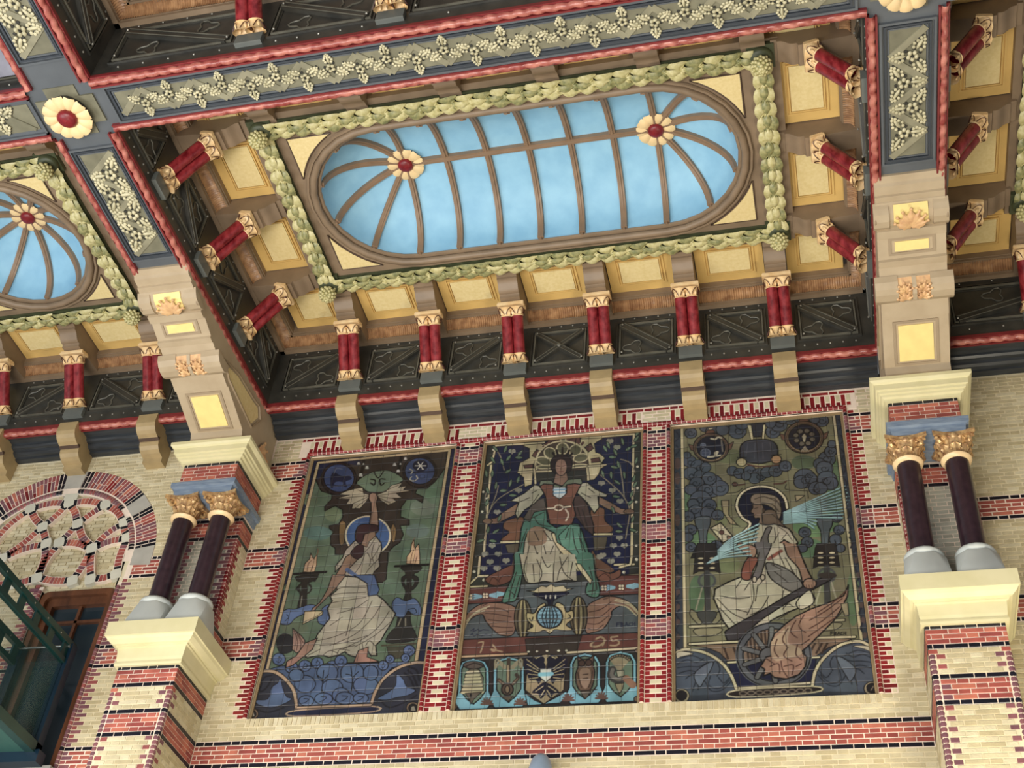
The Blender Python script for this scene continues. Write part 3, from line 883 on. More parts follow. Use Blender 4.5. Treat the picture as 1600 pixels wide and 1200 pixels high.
# garland leaves
def gleaf(kind):
    key = ('gl', kind)
    if key in CM: return CM[key]
    mb = MB(); nu, nv = 4, 5; vs = []; fs = []
    if kind == 'laurel':
        for j in range(nv+1):
            t = j/nv; wv = .042*sin(PI*(.06 + .94*t)**.85)**.8 if 0 < j < nv else .006
            for k in range(nu+1):
                q = k/nu*2 - 1
                vs.append((-.01 + .165*t, q*wv, -.028 - .030*sin(PI*min(1, t*1.1)) + .014*abs(q) - .012*t + .004*(1 - abs(q) if k == 2 else 0)))
        for j in range(nv):
            for k in range(nu): fs.append((j*(nu+1)+k, j*(nu+1)+k+1, (j+1)*(nu+1)+k+1, (j+1)*(nu+1)+k))
        mb.add(vs, fs, 0, True)
    else:                                   # ruffled fan leaf
        for j in range(5):
            t = j/4
            for k in range(11):
                q = k/10*2 - 1; a = q*1.25
                L = .125*t*(1 + .12*cos(k*PI))
                vs.append((L*cos(a) , L*sin(a)*.75, -.035 - .035*sin(t*PI*.8) - .010*cos(k*PI)*t))
        for j in range(4):
            for k in range(10): fs.append((j*11+k, j*11+k+1, (j+1)*11+k+1, (j+1)*11+k))
        mb.add(vs, fs, 0, True)
    CM[key] = [mb.mesh('leaf', [m]) for m in (M_GARG, M_GARY)]
    return CM[key]
def garland(p, q, label, rnd):
    """leaf garland from p to q on the frame at z 12.30"""
    p = Vector(p); q = Vector(q); d = q - p; L = d.length; r = math.atan2(d.y, d.x)
    t = thing('leaf_garland', label, 'garland', (p.x, p.y, 12.30), r, 'carved leaf garlands framing the domes')
    MB().box(0, L, -.085, .085, -.02, .012).build('ground', M_GARB, t)
    n = max(3, round(L/.175)); st = L/n
    for i in range(n):
        x = i*st
        for s in (-1, 1):
            m = rnd.random()
            put('leaf', gleaf('laurel')[1 if m < .55 else 0], t, (x, s*.050, -.022), (rnd.uniform(-.1, .1), -.03, s*rnd.uniform(.06, .20)), (1.25, 1.15, 1.45))
        put('leaf', gleaf('laurel')[1 if rnd.random() < .4 else 0], t, (x - .03, 0, -.034), (0, -.05, rnd.uniform(-.06, .06)), (1.15, .95, 1.5))
        put('leaf', gleaf('fan')[1 if rnd.random() < .6 else 0], t, (x + .085, 0, -.010), (0, -.06, rnd.uniform(-.1, .1)), (.72, .80, 1.15))
def pinecone(x, y, label):
    t = thing('pine_cone_boss', label, 'ceiling boss', (x, y, 0), 0, 'green pine cone bosses at the garland corners')
    MB().box(-.13, .13, -.13, .13, 12.255, 12.33).build('corner_block', M_GARB, t)
    MB().lathe([(.118, 12.255), (.120, 12.215), (.10, 12.195), (.06, 12.185)], 16).build('cup', M_GARB, t)
    mb = MB(); mb.ell((0, 0, 12.105), (.088, .088, .086), 14, 8)
    for j in range(6):
        for i in range(10 if j > 1 else 6):
            a = 2*PI*(i + .5*(j % 2))/(10 if j > 1 else 6); ph = .25 + j*.33
            rr = .088
            mb.ell((rr*sin(ph)*cos(a), rr*sin(ph)*sin(a), 12.105 - rr*cos(ph)*.97), (.021, .021, .018), 6, 4, 1)
    mb.build('cone', [M_GARG, M_GARY], t)
def rosette_flower(x, y, z, R, label, n=10, heart=.40):
    t = thing('rosette', label, 'rosette', (x, y, z), 0, 'cream flower rosettes with red hearts')
    key = ('petal', n)
    if key not in CM:
        mb = MB(); nu, nv = 4, 5; vs = []; fs = []
        for j in range(nv+1):
            tt = j/nv; rr = .30 + .70*tt; hw = rr*math.tan(PI/n)*(1.10 if j < nv-1 else (1.10 if j == nv-1 else .78))
            for k in range(nu+1):
                q = k/nu*2 - 1
                vs.append((rr - .02*q*q, q*hw, -.14 - .13*sin(PI*tt*.85) + .07*q*q))
        for j in range(nv):
            for k in range(nu): fs.append((j*(nu+1)+k, j*(nu+1)+k+1, (j+1)*(nu+1)+k+1, (j+1)*(nu+1)+k))
        mb.add(vs, fs, 0, True)
        # vein lines beside each petal
        CM[key] = mb.mesh('petal', [M_PETAL])
    for i in range(n): put('petal', CM[key], t, (0, 0, 0), (0, 0, 2*PI*i/n), (R, R, R))
    MB().lathe([(R*.97*.9, -R*.02), (R*.5, -R*.08), (.001, -R*.08)], 20).build('backing', M_CAPD, t)
    mb = MB(); T = Matrix.Identity(4)
    mb.lathe([(R*heart, -R*.16), (R*heart*1.02, -R*.28), (R*heart*.8, -R*.38), (R*heart*.4, -R*.43), (1e-4, -R*.445)], 18)
    for j in range(3):
        for i in range(6*(j) or 1):
            a = 2*PI*i/(6*j or 1); rr = R*heart*.28*j
            mb.ell((rr*cos(a), rr*sin(a), -R*(.43 - .05*j)), (R*.05, R*.05, R*.03), 6, 3)
    mb.build('heart', M_HEART, t)
    MB().lathe([(R*.30, 0), (R*.30, -R*.10)], 14).build('stem', M_BROWND, t)

def stadium(cx, cy, hl, b, n=14):
    pts = []
    for s, c in ((1, cx + hl), (-1, cx - hl)):
        for i in range(n+1):
            a = -PI/2 + PI*i/n
            pts.append((c + s*b*cos(a), cy + s*b*sin(a)))
    return pts
def dome(bay, label, hl, b, cx, cy, nrib, vis_label):
    t = thing('dome', label, 'dome', (0, 0, 0))
    z0, rise = 12.32, .60
    base = stadium(cx, cy, hl, b); m = len(base); rings = 9
    vs = []; fs = []
    for j in range(rings+1):
        u = j/rings*PI/2
        k = cos(u); z = z0 + rise*sin(u)
        for (x, y) in base:
            ax = min(max(x, cx - hl), cx + hl)
            vs.append((ax + (x-ax)*k, cy + (y-cy)*k, z))
    for j in range(rings):
        for i in range(m): fs.append((j*m+i, j*m+(i+1) % m, (j+1)*m+(i+1) % m, (j+1)*m+i))
    MB().add(vs, fs, 0, True).build('vault', M_BLUE, t)
    def rib(ax, ang):
        pts = []
        for j in range(13):
            u = .035 + (PI/2 - .035)*j/12; k = b*cos(u) - .012
            pts.append((ax + k*cos(ang), cy + k*sin(ang), z0 + rise*sin(u) - .018*sin(u)))
        mb = MB(); mb.tube(pts, .03, 8, up=(0, 0, 1), flat=[(-.033, -.028), (.033, -.028), (.036, .02), (-.036, .02)])
        mb.tube([(p[0]*1, p[1], p[2] - .03) for p in pts], .016, 6, up=(0, 0, 1))
        mb.build('rib', M_RIB, t)
    if nrib:
        for i in range(nrib):
            ax = cx - hl + 2*hl*i/(nrib-1)
            for s in (-1, 1): rib(ax, s*PI/2)
    for s in ((-1, 1) if hl > 0 else (0,)):
        if s:
            for q in (-2, -1, 1, 2): rib(cx + s*hl, (0 if s > 0 else PI) + (q*36 - (18 if q > 0 else -18))*PI/180)
        else:
            for q in range(10): rib(cx, PI/2 + q*PI/5)
    if hl > 0:
        MB().tube([(cx - hl, cy, z0 + rise - .03), (cx + hl, cy, z0 + rise - .03)], .03, 8, flat=[(-.03, -.03), (.03, -.03), (.034, .03), (-.034, .03)]).tube([(cx - hl, cy, z0 + rise - .062), (cx + hl, cy, z0 + rise - .062)], .016, 6).build('ridge_rib', M_RIB, t)
    rim = MB()
    rim.tube([(x, y, 12.325) for x, y in stadium(cx, cy, hl, b + .008)], .02, 6, closed=True)
    rim.tube([(x, y, 12.282) for x, y in stadium(cx, cy, hl, b + .065)], .042, 8, closed=True)
    rim.tube([(x, y, 12.29) for x, y in stadium(cx, cy, hl, b + .125)], .022, 6, closed=True)
    rim.build('rim', M_BROWN, t)
def plate(bay, hl, b, cx, cy, ox, oy, label):
    """flat brown frame with the oval opening, ochre spandrels in its corners"""
    t = thing('ceiling_frame', label, 'ceiling frame', (0, 0, 0))
    inner = stadium(cx, cy, hl, b); m = len(inner); outer = []
    for (x, y) in inner:
        dx, dy = x - cx, y - cy
        k = min(ox/abs(dx) if abs(dx) > 1e-6 else 1e9, oy/abs(dy) if abs(dy) > 1e-6 else 1e9)
        outer.append((cx + dx*k, cy + dy*k))
    corners = [(cx+sx*ox, cy+sy*oy) for sx in (-1, 1) for sy in (-1, 1)]
    for c in corners:                       # snap the nearest samples to the corners
        i = min(range(m), key=lambda i: (outer[i][0]-c[0])**2 + (outer[i][1]-c[1])**2); outer[i] = c
    vs = [(x, y, 12.31) for x, y in inner] + [(x, y, 12.31) for x, y in outer] + [(x, y, 12.46) for x, y in outer] + [(x, y, 12.46) for x, y in inner]
    fs = []
    for i in range(m):
        i2 = (i+1) % m
        for a, b2 in ((0, 1), (1, 2), (2, 3)): fs.append((a*m+i, a*m+i2, b2*m+i2, b2*m+i))
    MB().add(vs, fs).build('board', M_BROWN, t)
    # spandrels
    hx, hy = ox - .385, oy - .335
    for sx in (-1, 1):
        for sy in (-1, 1):
            pts = []
            R = b + .175
            a1 = math.asin(min(1, hy/R)); a0 = 0.0
            xx = (hx - hl)
            a0 = math.acos(min(1, xx/R)) if xx < R else 0.0
            if a1 <= a0 + .02: continue
            for i in range(9):
                a = a0 + (a1 - a0)*i/8
                pts.append((cx + sx*(hl + R*cos(a)), cy + sy*R*sin(a)))
            pts.append((cx + sx*hx, cy + sy*hy))
            mb = MB().prism(pts, 12.298, 12.315, lambda a, b2, z: (a, b2, z))
            o = mb.build('spandrel', M_YELI, t)
            bd = MB().tube([(x, y, 12.305) for x, y in pts], .012, 5, closed=True); bd.build('spandrel_border', M_BROWND, t)

bays = {
    'main': ('main', X0L, X0R, YW, YC),
    'left': ('left', -10.72, PXL - PH, YW, YC),
    'right': ('right', PXR + PH, PXR + PH + 6.97, YW, YC),
    'front': ('front', X0L, X0R, YC2, -9.0),
    'corner': ('corner', -10.72, PXL - PH, YC2, -9.0),
}
YS = [-3.62, -2.55, -1.47]
rnd = random.Random(3)
# main bay
b = bays['main']; Lm = b[2] - b[1]
wc = [b[2] - x for x in XM][::-1]; sl = [YW - y for y in YS][::-1]; sr = [y - YC for y in YS]
WS = ['/', '/', '/', 'X', '\\', '\\', '\\']
frieze('wall', b, wc, 'long black panelled frieze with an X panel above the three tile pictures', 'red rope moulding below the black frieze above the tile pictures', style=WS)
frieze('left', b, sl, 'black panelled frieze on the left side of the central coffer', 'red rope moulding on the right edge of the left beam, central coffer', style=['/', '\\', '/', '\\'])
frieze('right', b, sr, 'black panelled frieze on the right side of the central coffer, seen edge on', 'red rope moulding on the left edge of the right beam', style=['/', '\\', '/', '\\'])
frieze('near', b, wc, 'black panelled frieze hidden behind the cross beam, near side of the central coffer', 'thin red rope moulding on the far edge of the long cross beam', style=WS)
for i, x in enumerate(XM): colonnette('wall', b, b[2] - x, 'red twin colonnette over the tile pictures, %s from the left' % ORD[i])
for i, y in enumerate(YS[::-1]): colonnette('left', b, YW - y, 'leaning red twin colonnette on the left of the central coffer, %s from the wall' % ORD[i])
for i, y in enumerate(YS[::-1]): colonnette('right', b, y - YC, 'leaning red twin colonnette on the right of the central coffer, %s from the wall' % ORD[i])
for i, x in enumerate(XM): 
    T, r, L = tform('near', b)
    t = thing('bracket', 'brown scrolled bracket behind the cross beam rope, %s from the left' % ORD[i], 'bracket', T @ Vector((x - b[1], 0, 0)), r, 'brown brackets behind the cross beam')
    put('body', CM['bracket'], t)
for sd, cs in (('wall', wc), ('left', sl), ('right', sr), ('near', wc)):
    flutes(sd, b, cs, 'gilded fluted band of the central coffer, %s side' % sd)
    T, r, L = tform(sd, b); ed = [.11] + list(cs) + [L - .11]
    nn = len(ed) - 1
    for i in range(nn):
        a = ed[i] + .125; c = ed[i+1] - .125
        if sd in ('left', 'right') and i in (0, nn-1): continue
        if sd in ('wall', 'near') and i in (0, nn-1): a = max(a, .22); c = min(c, L - .22)
        pos = {'wall': lambda i: '%s from the right over the tile pictures' % (ORD + ['seventh'])[i], 'left': lambda i: '%s from the wall on the left of the central dome' % ORD[i],
               'right': lambda i: '%s from the cross beam on the right of the central dome' % ORD[i], 'near': lambda i: '%s from the left behind the cross beam, central coffer' % (ORD + ['seventh'])[i]}[sd](i)
        cofferpanel(sd, b, (a+c)/2, c - a, 'ochre sunk ceiling panel, ' + pos, .88 if i in (0, nn-1) else .80)
DX, DY = -2.60, -2.485
plate(b, 1.40, .86, DX, DY, 2.74, 1.26, 'flat brown ceiling frame with oval opening round the long blue dome')
dome(b, 'long oval sky blue dome with brown ribs', 1.40, .86, DX, DY, 7, '')
gx, gy = 2.565, 1.10
garland((DX - gx, DY + gy), (DX + gx, DY + gy), 'long green and gold leaf garland between blue dome and tile picture wall', rnd)
garland((DX - gx, DY - gy), (DX + gx, DY - gy), 'long green and gold leaf garland between blue dome and cross beam', rnd)
garland((DX - gx, DY - gy), (DX - gx, DY + gy), 'short leaf garland at the left end of the long blue dome', rnd)
garland((DX + gx, DY - gy), (DX + gx, DY + gy), 'short leaf garland at the right end of the long blue dome', rnd)
for sx, nx in ((-1, 'left'), (1, 'right')):
    for sy, ny in ((-1, 'upper'), (1, 'lower')):
        pinecone(DX + sx*gx, DY + sy*gy, 'round green pine cone boss at the %s %s corner of the long blue dome' % (ny, nx))
rosette_flower(DX - 1.40, DY, 12.90, .208, 'cream flower rosette with red heart at the left end of the long dome')
rosette_flower(DX + 1.40, DY, 12.90, .208, 'cream flower rosette with red heart at the right end of the long dome')
# left bay
b = bays['left']; cxl = (b[1] + b[2])/2
wl = [b[2] + 7.62, b[2] + 8.69, b[2] + 9.73]
frieze('wall', b, wl, 'black panelled frieze above the left brick arch', 'red rope moulding above the left brick arch', style=['/', '/', '\\', '\\'])
frieze('right', b, sr, 'black frieze on the left face of the left beam', 'pale red rope moulding on the left edge of the left beam')
frieze('near', b, [.83, 1.97, 3.1], 'black frieze of the left coffer behind the cross beam', 'red rope moulding on the far edge of the cross beam at the left photo edge')
for i, x in enumerate((-7.62, -8.69, -9.73)): colonnette('wall', b, b[2] - x, 'dark red twin colonnette over the left brick arch, %s' % ('half hidden by the left console', 'standing free in the middle', 'cut by the left photo edge')[i])
T, r, L = tform('near', b)
for i, s in enumerate((.83, 1.97, 3.1)):
    t = thing('bracket', 'brown scrolled bracket of the left coffer behind the cross beam, %s from the photo edge' % ORD[2-i], 'bracket', T @ Vector((s, 0, 0)), r, 'brown brackets behind the cross beam')
    put('body', CM['bracket'], t)
for sd, cs in (('wall', wl), ('right', sr), ('near', [.83, 1.97, 3.1])):
    flutes(sd, b, cs, 'gilded fluted band of the left coffer, %s side' % sd)
    T, r, L = tform(sd, b); ed = [.11] + list(cs) + [L - .11]
    for i in range(len(ed)-1):
        a = ed[i] + .125; c = ed[i+1] - .125
        if i in (0, len(ed)-2):
            if sd == 'right': continue
            a = max(a, .22); c = min(c, L - .22)
        cofferpanel(sd, b, (a+c)/2, c - a, 'ochre sunk panel of the left coffer, %s along its %s side' % (ORD[i], sd))
cxd = -8.74
plate(b, 0.0, .86, cxd, DY, 1.26, 1.26, 'flat brown ceiling frame round the small blue dome')
dome(b, 'small round sky blue dome with brown ribs at the left', 0.0, .86, cxd, DY, 0, '')
gs = 1.09
garland((cxd - gs, DY + 1.10), (cxd + gs, DY + 1.10), 'leaf garland between small blue dome and left arch', rnd)
garland((cxd - gs, DY - 1.10), (cxd + gs, DY - 1.10), 'leaf garland between small blue dome and cross beam', rnd)
garland((cxd + gs, DY - 1.10), (cxd + gs, DY + 1.10), 'leaf garland between small blue dome and left beam', rnd)
pinecone(cxd + gs, DY - 1.10, 'round green pine cone boss of the small dome near the cross beam rosette')
pinecone(cxd + gs, DY + 1.10, 'dark pine cone boss of the small dome touching the left console')
rosette_flower(cxd, DY, 12.90, .212, 'cream flower rosette with red heart in the small left dome')
# right bay
b = bays['right']
frieze('wall', b, [b[2] - 2.50, b[2] - 3.50], 'black panelled frieze to the right of the right console', 'dark red rope moulding to the right of the right console', s0=4.2, style=['/', '/', '\\'])
frieze('left', b, sl, 'black frieze on the right face of the right beam', 'red rope moulding on the right edge of the right beam')
colonnette('wall', b, b[2] - 2.50, 'red twin colonnette cut by the right photo edge beside the right coffer')
for i, y in enumerate(YS[::-1]): colonnette('left', b, YW - y, 'leaning red twin colonnette to the right of the right beam, %s from the wall' % ORD[i])
for sd, cs in (('wall', [b[2] - 2.50]), ('left', sl)):
    flutes(sd, b, cs, 'brown fluted band of the right coffer, %s side' % sd, s0=4.2 if sd == 'wall' else 0)
    T, r, L = tform(sd, b); ed = [.11] + list(cs) + [L - .11]
    for i in range(len(ed)-1):
        a = ed[i] + .125; c = ed[i+1] - .125
        if i in (0, len(ed)-2): a = max(a, .22); c = min(c, L - .22)
        if (sd == 'wall' and i == 0) or (sd == 'left' and i == 0): continue
        cofferpanel(sd, b, (a+c)/2, c - a, 'ochre sunk panel of the right coffer, %s' % ('on its wall side' if sd == 'wall' else ORD[i] + ' from the wall'))
xr = b[1] + .76
tag(MB().box(xr, xr + 2.6, DY - 1.26, DY + 1.26, 12.31, 12.46).build('ceiling_frame', M_BROWN), 'flat brown ceiling frame at the right photo edge', 'ceiling frame')
garland((xr + .17, DY - 1.10), (xr + .17, DY + 1.10), 'leaf garland at the right photo edge', rnd)
pinecone(xr + .17, DY + 1.10, 'green pine cone boss cut by the right photo edge')
# front bay, nearer than the cross beam
b = bays['front']
fc = [.93, 2.26, 3.59, 4.92]; fc = [Lm - (-3.18 - b[1]) + 0 - 0, Lm - (-4.53 - b[1])]
frieze('wall', b, fc, 'large black panelled frieze on the near face of the cross beam', 'broad red rope moulding on the near edge of the cross beam', style=['/', '/', '/'], s0=0)
frieze('left', b, [1.1, 2.3], 'black panelled frieze of the near coffer at the top left', 'broad red rope moulding on the near left beam', style=['/', '\\', '/'])
for i, x in enumerate((-3.18, -4.53)): colonnette('wall', b, b[2] - x, ('grey footed red colonnette at the top photo edge, second of two', 'red twin colonnette at the top photo edge beside the near black frieze')[i])
flutes('wall', b, fc, 'gilded fluted band at the top photo edge', s0=3.5)
flutes('left', b, [1.1, 2.3], 'gilded fluted band at the top left corner', s1=3)
tag(MB().box(b[1], b[2], -9.0, YC2, 12.42, 12.5).build('ceiling', M_CEIL), kind='structure')
b = bays['corner']
M_LAV = mat('lavender_grey_paint', (130, 130, 142), 0.5, 0.12, 6, c2=(150, 150, 162))
frieze('right', b, [1.2, 2.8], 'black frieze of the near left coffer, hidden', 'pale red rope moulding at the left photo edge beside the near left beam', s0=2.0)
frieze('wall', b, [1.2, 2.8], 'black frieze at the left photo edge above the cross beam', 'pale red rope moulding at the left photo edge below the lavender panel', s1=3)
tag(MB().box(-10.7, -6.83, -9.0, YC2 - .06, 11.50, 11.55).build('ceiling_board', M_LAV), 'flat lavender grey ceiling board at the left photo edge', 'ceiling board')
sc = MB()
for i in range(4):
    pts = [(-7.05 - .2*i + .07*cos(a), -5.35 - .05*i + .07*sin(a), 11.492) for a in [j*.5 for j in range(10)]]
    sc.tube(pts, .012, 5)
tag(sc.build('scroll_ornament', M_NAVY), 'black painted scrolls on the lavender board', 'ornament')
# boards above everything
tag(MB().box(-12, 9, -9.2, .3, 13.05, 13.2).build('ceiling', M_CEIL), kind='structure')

# ------------------------------------------------------------ beams
M_KHAKI2 = mat('khaki_band_paint', (138, 134, 112), 0.5, 0.2, 6)
def floral_mesh():
    if 'flor' in CM: return CM['flor']
    mb = MB()
    for i in range(5):
        a = 2*PI*i/5
        mb.ell((.034*cos(a), .034*sin(a), -.012), (.024, .019, .014), 7, 4, 0, None)
    mb.ell((0, 0, -.02), (.012, .012, .012), 6, 4, 1)
    for i in range(6):
        a = PI/3*i + .2; mb.ell((.068*cos(a), .068*sin(a), -.004), (.018, .018, .006), 6, 3, 1)
    for i in range(3):                       # leafy sprays reaching into the corners
        a = 2*PI*i/3 + PI/2
        L = (.15, .17, .17)[i]
        for j in range(4):
            q = .080 + (L - .07)*j/3
            w = (.034, .046, .032, .016)[j]
            for s in (-1, 1):
                x = q*cos(a) - s*w*sin(a); y = q*sin(a) + s*w*cos(a)
                mb.ell((x, y, -.010), (.019, .017, .012), 6, 3, 0)
                mb.ell((x + .018*cos(a), y + .018*sin(a), -.003), (.014, .014, .006), 5, 3, 1)
        mb.ell(((L+.03)*cos(a), (L+.03)*sin(a), -.008), (.014, .014, .010), 5, 3)
        mb.ell((0, 0, 0), (.055, .017, .012), 8, 4, 0, Matrix.Translation((L*.72*cos(a), L*.72*sin(a), -.008)) @ Matrix.Rotation(a, 4, 'Z'))
    CM['flor'] = mb.mesh('flower', [M_KHAKL, M_DKHAKI]); return CM['flor']
def beam(x0, x1, y0, y1, label, px0, px1, py0, py1, along):
    """beam with sunk frame; panel with zigzag and flowers spans px/py"""
    t = thing('ceiling_beam', label, 'beam')
    MB().box(x0, x1, y0, y1, ZB, 12.5).build('body', M_GREY, t)
    mb = MB(); e = .018
    for k, (off, z, wd) in enumerate(((0, .030, .022), (.040, .020, .018), (.07, .012, .012))):
        a, b_, c, d = px0 + off, px1 - off, py0 + off, py1 - off
        for (u0, u1, v0, v1) in ((a, b_, c, c+wd), (a, b_, d-wd, d), (a, a+wd, c+wd, d-wd), (b_-wd, b_, c+wd, d-wd)):
            mb.box(u0, u1, v0, v1, ZB - z, ZB + .01, 1 if k == 1 else 0)
    mb.build('moulding', [M_GREY, M_GREYD], t)
    g = .085
    a, b_, c, d = px0 + g, px1 - g, py0 + g, py1 - g
    gr = MB().box(a, b_, c, d, ZB - .008, ZB + .01).build('relief_ground', M_KHAKI, t)
    L = (b_ - a) if along == 'x' else (d - c); Wd = (d - c) if along == 'x' else (b_ - a)
    n = max(2, round(L/.268)); st = L/n
    def P(s, q): return (a + s, c + q) if along == 'x' else (a + q, c + s)
    pts = [(*P(i*st, 0 if i % 2 else Wd), ZB - .012) for i in range(n+1)]
    for i in range(n):
        o_ = Vector((0, 0, -.0015*(i % 2)))
        z_ = MB().tube([Vector(pts[i]) + o_, Vector(pts[i+1]) + o_], .01, 4, up=(0, 0, 1), flat=[(-.030, -.008), (.030, -.008), (.032, .008), (-.032, .008)])
        z_.build('diagonal_band', M_KHAKI2, gr)
    for i in range(0, n+1):
        up = i % 2
        q = Wd*.62 if up else Wd*.38
        if i in (0, n): continue
        x, y = P(i*st, q)
        rot = (0 if not up else PI) if along == 'x' else (PI/2 if up else -PI/2)
        sc_ = Wd/.36
        put('flower', floral_mesh(), gr, (x, y, ZB - .010), (0, 0, rot + (PI if along == 'x' else 0)), (1.22*sc_, 1.22*sc_, 1.2))
    return t
RB_ = .065
beam(PXL - PH + .02, PXL + PH - .02, YC - .02, .0, 'left ceiling beam running from the wall to the cross beam', PXL - .255, PXL + .255, -4.32, -2.86, 'y')
beam(PXR - PH + .02, PXR + PH - .02, YC - .02, .0, 'right ceiling beam running from the wall to the cross beam', PXR - .235, PXR + .235, -4.36, -2.86, 'y')
beam(-12, 9, YC2 + .02, YC - .02, 'long grey cross beam with floral relief above the blue dome', PXL + .42, PXR - .40, YC2 + .085, YC - .085, 'x')
beam(PXL - PH + .02, PXL + PH - .02, -9.0, YC2 + .02, 'near left ceiling beam running out of the top left corner', PXL - .255, PXL + .255, -7.3, YC2 - .25, 'y')
beam(PXR - PH + .02, PXR + PH - .02, -9.0, YC2 + .02, 'near right ceiling beam at the top right corner', PXR - .235, PXR + .235, -7.3, YC2 - .25, 'y')
# more relief on the cross beam to the left of the junction
t = thing('relief_panel', 'floral relief panel on the cross beam left of the rosette', 'relief')
a, b_, c, d = -10.0, PXL - .34, YC2 + .085, YC - .085
mb = MB()
for (u0, u1, v0, v1) in ((a, b_, c, c+.02), (a, b_, d-.02, d), (b_-.02, b_, c, d)): mb.box(u0, u1, v0, v1, ZB - .028, ZB)
mb.build('moulding', M_GREY, t)
gr = MB().box(a, b_ - .06, c + .06, d - .06, ZB - .008, ZB + .005).build('relief_ground', M_KHAKI, t)
for i in range(6):
    x0_ = b_ - .10 - i*.30
    MB().tube([(x0_, c + .07 if i % 2 else d - .07, ZB - .012), (x0_ - .30, d - .07 if i % 2 else c + .07, ZB - .012)], .01, 4, flat=[(-.02, -.010), (.02, -.010), (.022, .008), (-.022, .008)]).build('diagonal_band', M_KHAKI, gr)
    put('flower', floral_mesh(), gr, (x0_ - .30, (c+d)/2 + (.04 if i % 2 else -.04), ZB - .01), (0, 0, PI*(i % 2)), (1.0, 1.0, 1.2))
# plates and rosettes at the crossings
YX = (YC + YC2)/2
for cx, nm in ((PXL, 'left'), (PXR, 'right')):
    t = thing('crossing_plate', 'stepped grey plate where the %s beam meets the cross beam' % nm, 'plate')
    mb = MB()
    mb.box(cx - .30, cx + .30, YX - .15, YX + .15, ZB - .022, ZB).box(cx - .16, cx + .16, YX - .27, YX + .27, ZB - .014, ZB)
    mb.build('plate', M_KHAKI, t)
    rosette_flower(cx - .02, YX + .02, ZB - .05, .235, 'large cream flower rosette with red heart under the %s beam crossing' % nm, 12)
    MB().lathe([(.20, ZB), (.205, ZB - .05), (.15, ZB - .06)], 20, 0, Matrix.Translation((cx - .02, YX + .02, 0))).build('disc', M_DARK, t)

# ------------------------------------------------------------ brick arch of the left bay
t = thing('brick_arch', 'round arch of red, black and grey bricks with brick tracery at the left', 'arch')
q = MB(); N = 48
def ringpoly(ro, ri, a0, a1, n): return [(AX + ro*cos(a0 + (a1-a0)*i/n), AZ + ro*sin(a0 + (a1-a0)*i/n)) for i in range(n+1)] + [(AX + ri*cos(a1 + (a0-a1)*i/n), AZ + ri*sin(a1 + (a0-a1)*i/n)) for i in range(n+1)]
YZ = lambda a, b, t: (a, t, b)
for i in range(N):
    a0, a1 = PI*i/N, PI*(i+1)/N
    q.add([(AX + ARI*cos(a0), .0035, AZ + ARI*sin(a0)), (AX + ARI*cos(a1), .0035, AZ + ARI*sin(a1)), (AX + ARI*cos(a1), .06, AZ + ARI*sin(a1)), (AX + ARI*cos(a0), .06, AZ + ARI*sin(a0))], [(0, 1, 2, 3)])
vs = []; fs = []
for i in range(N+1):
    a = PI*i/N
    vs += [(AX + ARO*cos(a), .0035, AZ + ARO*sin(a)), (AX + (ARI-.01)*cos(a), .0035, AZ + (ARI-.01)*sin(a)), (AX, .05, AZ - .3)]
for i in range(N): fs.append((3*i, 3*i+1, 3*i+4, 3*i+3))
q.add(vs, fs, 0)
q.build('mortar_bed', [M_MORT, M_MORTY], t)
YA = MB()
for k in range(41, 73):                     # yellow brick field behind the tracery
    z = kz(k) + C/2; dz = z - AZ
    hw = ARI if dz < 0 else math.sqrt(max(0, ARI*ARI - dz*dz))
    if hw < .1: continue
    u = AX - hw
    off = (k % 2)*.14
    u = math.floor((AX - hw)/.285)*.285 + off
    while u < AX + hw:
        for wd in (.182, .088):
            l, r = max(u, AX - hw), min(u + wd, AX + hw)
            if r - l > .02:
                put('brick', brick_mesh(r-l, C-.008, random.choice(YB)), None, ((l+r)/2, .05, z)).parent = t if False else t
            u += wd + .009
def wedge(r0, r1, a0, a1, y0, y1, m, name='voussoir', parent=None):
    mb = MB().prism([(AX + r*cos(a), AZ + r*sin(a)) for r, a in ((r0, a0), (r1, a0), (r1, a1), (r0, a1))], y0, y1, YZ)
    return mb.build(name, m, parent or t)
M_KEY = mat('grey_keystone', (172, 168, 158), 0.6, 0.10, 6)
segs = []                                   # stone positions by angle (deg), bricks between
stones = [(-3, 8), (34, 43), (84.5, 95.5), (137, 146), (172, 183)]
def instone(a): return any(s0 <= a <= s1 for s0, s1 in stones)
for s0, s1 in stones:
    wedge(ARI + .10, ARO, math.radians(s0), math.radians(s1), -.006, .05, M_KEY)
    wedge(ARI, ARI + .10, math.radians(s0), math.radians(s1), .02, .06, M_KEY)
da = 2.1; a = 8.3
order = [(8, 34), (43, 84.5), (95.5, 137), (146, 172)]
